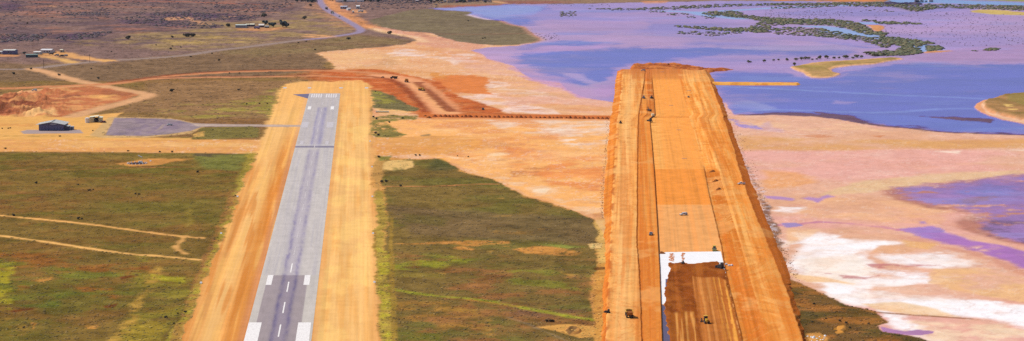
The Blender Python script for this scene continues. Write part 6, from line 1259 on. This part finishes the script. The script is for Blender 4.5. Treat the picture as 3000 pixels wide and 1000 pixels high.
SHR = [(81, 70, 4), (505, 111, 5), (500, 145, 4.5), (505, 137, 3), (529, 140, 3), (457, 134, 3), (558, 168, 3.5), (641, 179, 4.5), (621, 158, 3), (267, 203, 3.5), (288, 232, 5), (92, 204, 4.5), (173, 222, 5), (39, 218, 6), (503, 270, 8), (700, 265, 4), (672, 216, 3), (702, 216, 3),
       (668, 78, 8), (327, 153, 3), (377, 116, 9), (723, 306, 3), (1022, 116, 6), (874, 127, 3), (896, 123, 3), (923, 147, 3.5), (1143, 101, 8), (1372, 63, 3), (1414, 114, 3), (1421, 113, 3), (892, 57, 8), (909, 18, 6), (773, 51, 10), (783, 305, 3),
       (106, 538, 5), (229, 543, 3.5), (261, 560, 5), (273, 557, 3), (397, 570, 4), (408, 571, 4), (579, 506, 5), (230, 643, 6), (240, 643, 4), (175, 401, 3.5), (376, 444, 3.5), (468, 447, 4), (505, 447, 4), (15, 437, 4), (39, 633, 6), (486, 932, 6), (70, 962, 4.5), (544, 916, 5),
       (1174, 547, 5), (1372, 461, 3), (1340, 458, 2.5), (1218, 457, 4), (1230, 457, 4), (1602, 943, 6), (1614, 944, 7), (1622, 943, 5), (2385, 892, 4.5), (2380, 945, 4), (2545, 950, 4), (2460, 942, 5), (2480, 948, 5), (2420, 935, 3.5), (2490, 962, 4), (520, 920, 4), (510, 950, 4), (690, 575, 3),
       (30, 377, 3), (24, 378, 3), (6, 378, 3), (272, 384, 2.5), (760, 305, 3), (1132, 534, 6), (1118, 535, 6), (1100, 270, 3), (1094, 344, 4), (1104, 350, 5), (1140, 360, 4), (1180, 348, 4), (1110, 462, 5), (1100, 392, 5), (1108, 398, 5)]
for x, y, r_ in SHR: put_plant(protoS, x, y, r_, 'lone dark shrub dotted on the open scrub plain', 'shrub', 'lone shrubs on the plain')
for x in (545, 553, 562): put_plant(protoS, x, 108, 9, 'wide dark bush clump on the pale far paddock', 'bush', 'bush clump on the pale paddock')
for x, y, r_ in ((2305, 178, 6), (2331, 177, 6.5), (2347, 176, 7), (2360, 174, 6.5), (2370, 174, 6), (2380, 176, 4), (2393, 175, 4), (2402, 173, 8), (2424, 172, 8), (2444, 172, 5.5), (2458, 172, 5), (2477, 171, 9), (2500, 172, 5), (2512, 169, 8), (2522, 170, 6), (2538, 160, 6), (2550, 160, 5), (2558, 166, 7), (2570, 165, 6), (2586, 163, 7),
                 (2192, 184, 6), (2200, 184, 4), (2237, 182, 6), (2265, 179, 4.5), (2282, 178, 4.5)):
    put_plant(protoM, x, y, r_, 'single mangrove in the row behind the grassy island', 'mangrove', 'mangroves in a row behind the island', -.05, .75)
put_plant(protoM, 2327, 193, 6, 'mangrove at the left tip of the grassy island', 'mangrove', None)
for x, y, r_, lb in ((777, 74, 8, 'dark tree directly behind the low flat yard shed'), (801, 80, 8, 'low tree between the yard sheds and the big tree'), (829, 81, 11, 'tallest dark tree right of the roadside yard'), (840, 81, 8, 'tree leaning on the right side of the tallest yard tree'), (790, 76, 6, 'pale small tree behind the yard sheds'), (72, 160, 5, 'dark round tree between the violet and green sheds'), (822, 66, 5, 'small tree above the tallest yard tree')):
    put_plant(protoT, x, y, r_, lb, 'tree', None, None, 1.05)
for k in range(40):
    x = random.uniform(965, 1440); y = random.uniform(-6, 9); put_plant(protoT, x, y, random.uniform(4, 7), 'dark street tree among the distant town houses', 'tree', 'street trees of the distant town')
for k in range(16): put_plant(protoT, random.uniform(868, 930), random.uniform(-8, 8), random.uniform(5, 8), 'dark tree in the clump left of the sealed road at the top', 'tree', 'trees left of the road at the top')
# white rubble at the bottom of the embankment
random.seed(31)
WR = heap_mesh(77); WR.materials.append(WHITE)
for k in range(14):
    x, y = random.uniform(2366, 2418), random.uniform(984, 1003); o = link('white_rock', WR, None, None, P(x, y, -.02)); s_ = random.uniform(.35, .9); o.scale = (s_ * 1.3, s_, s_ * .8); o.rotation_euler.z = k
    tag(o, 'white rock in the rubble at the bottom right foot of the embankment', 'rock', 'white rocks at the embankment foot')

# ================================================================== HAZE
hz = MB().box(-61000, 61000, -21000, 61000, -1.3, 215).build('haze', None); hz['kind'] = 'stuff'
hm_ = bpy.data.materials.new('haze_air'); hm_.use_nodes = True; N = hm_.node_tree.nodes; N.remove(N['Principled BSDF'])
pv = N.new('ShaderNodeVolumePrincipled'); pv.inputs['Color'].default_value = (.80, .78, .95, 1); pv.inputs['Density'].default_value = 9e-6; pv.inputs['Anisotropy'].default_value = .2
hm_.node_tree.links.new(pv.outputs[0], N['Material Output'].inputs['Volume']); hz.data.materials.append(hm_)
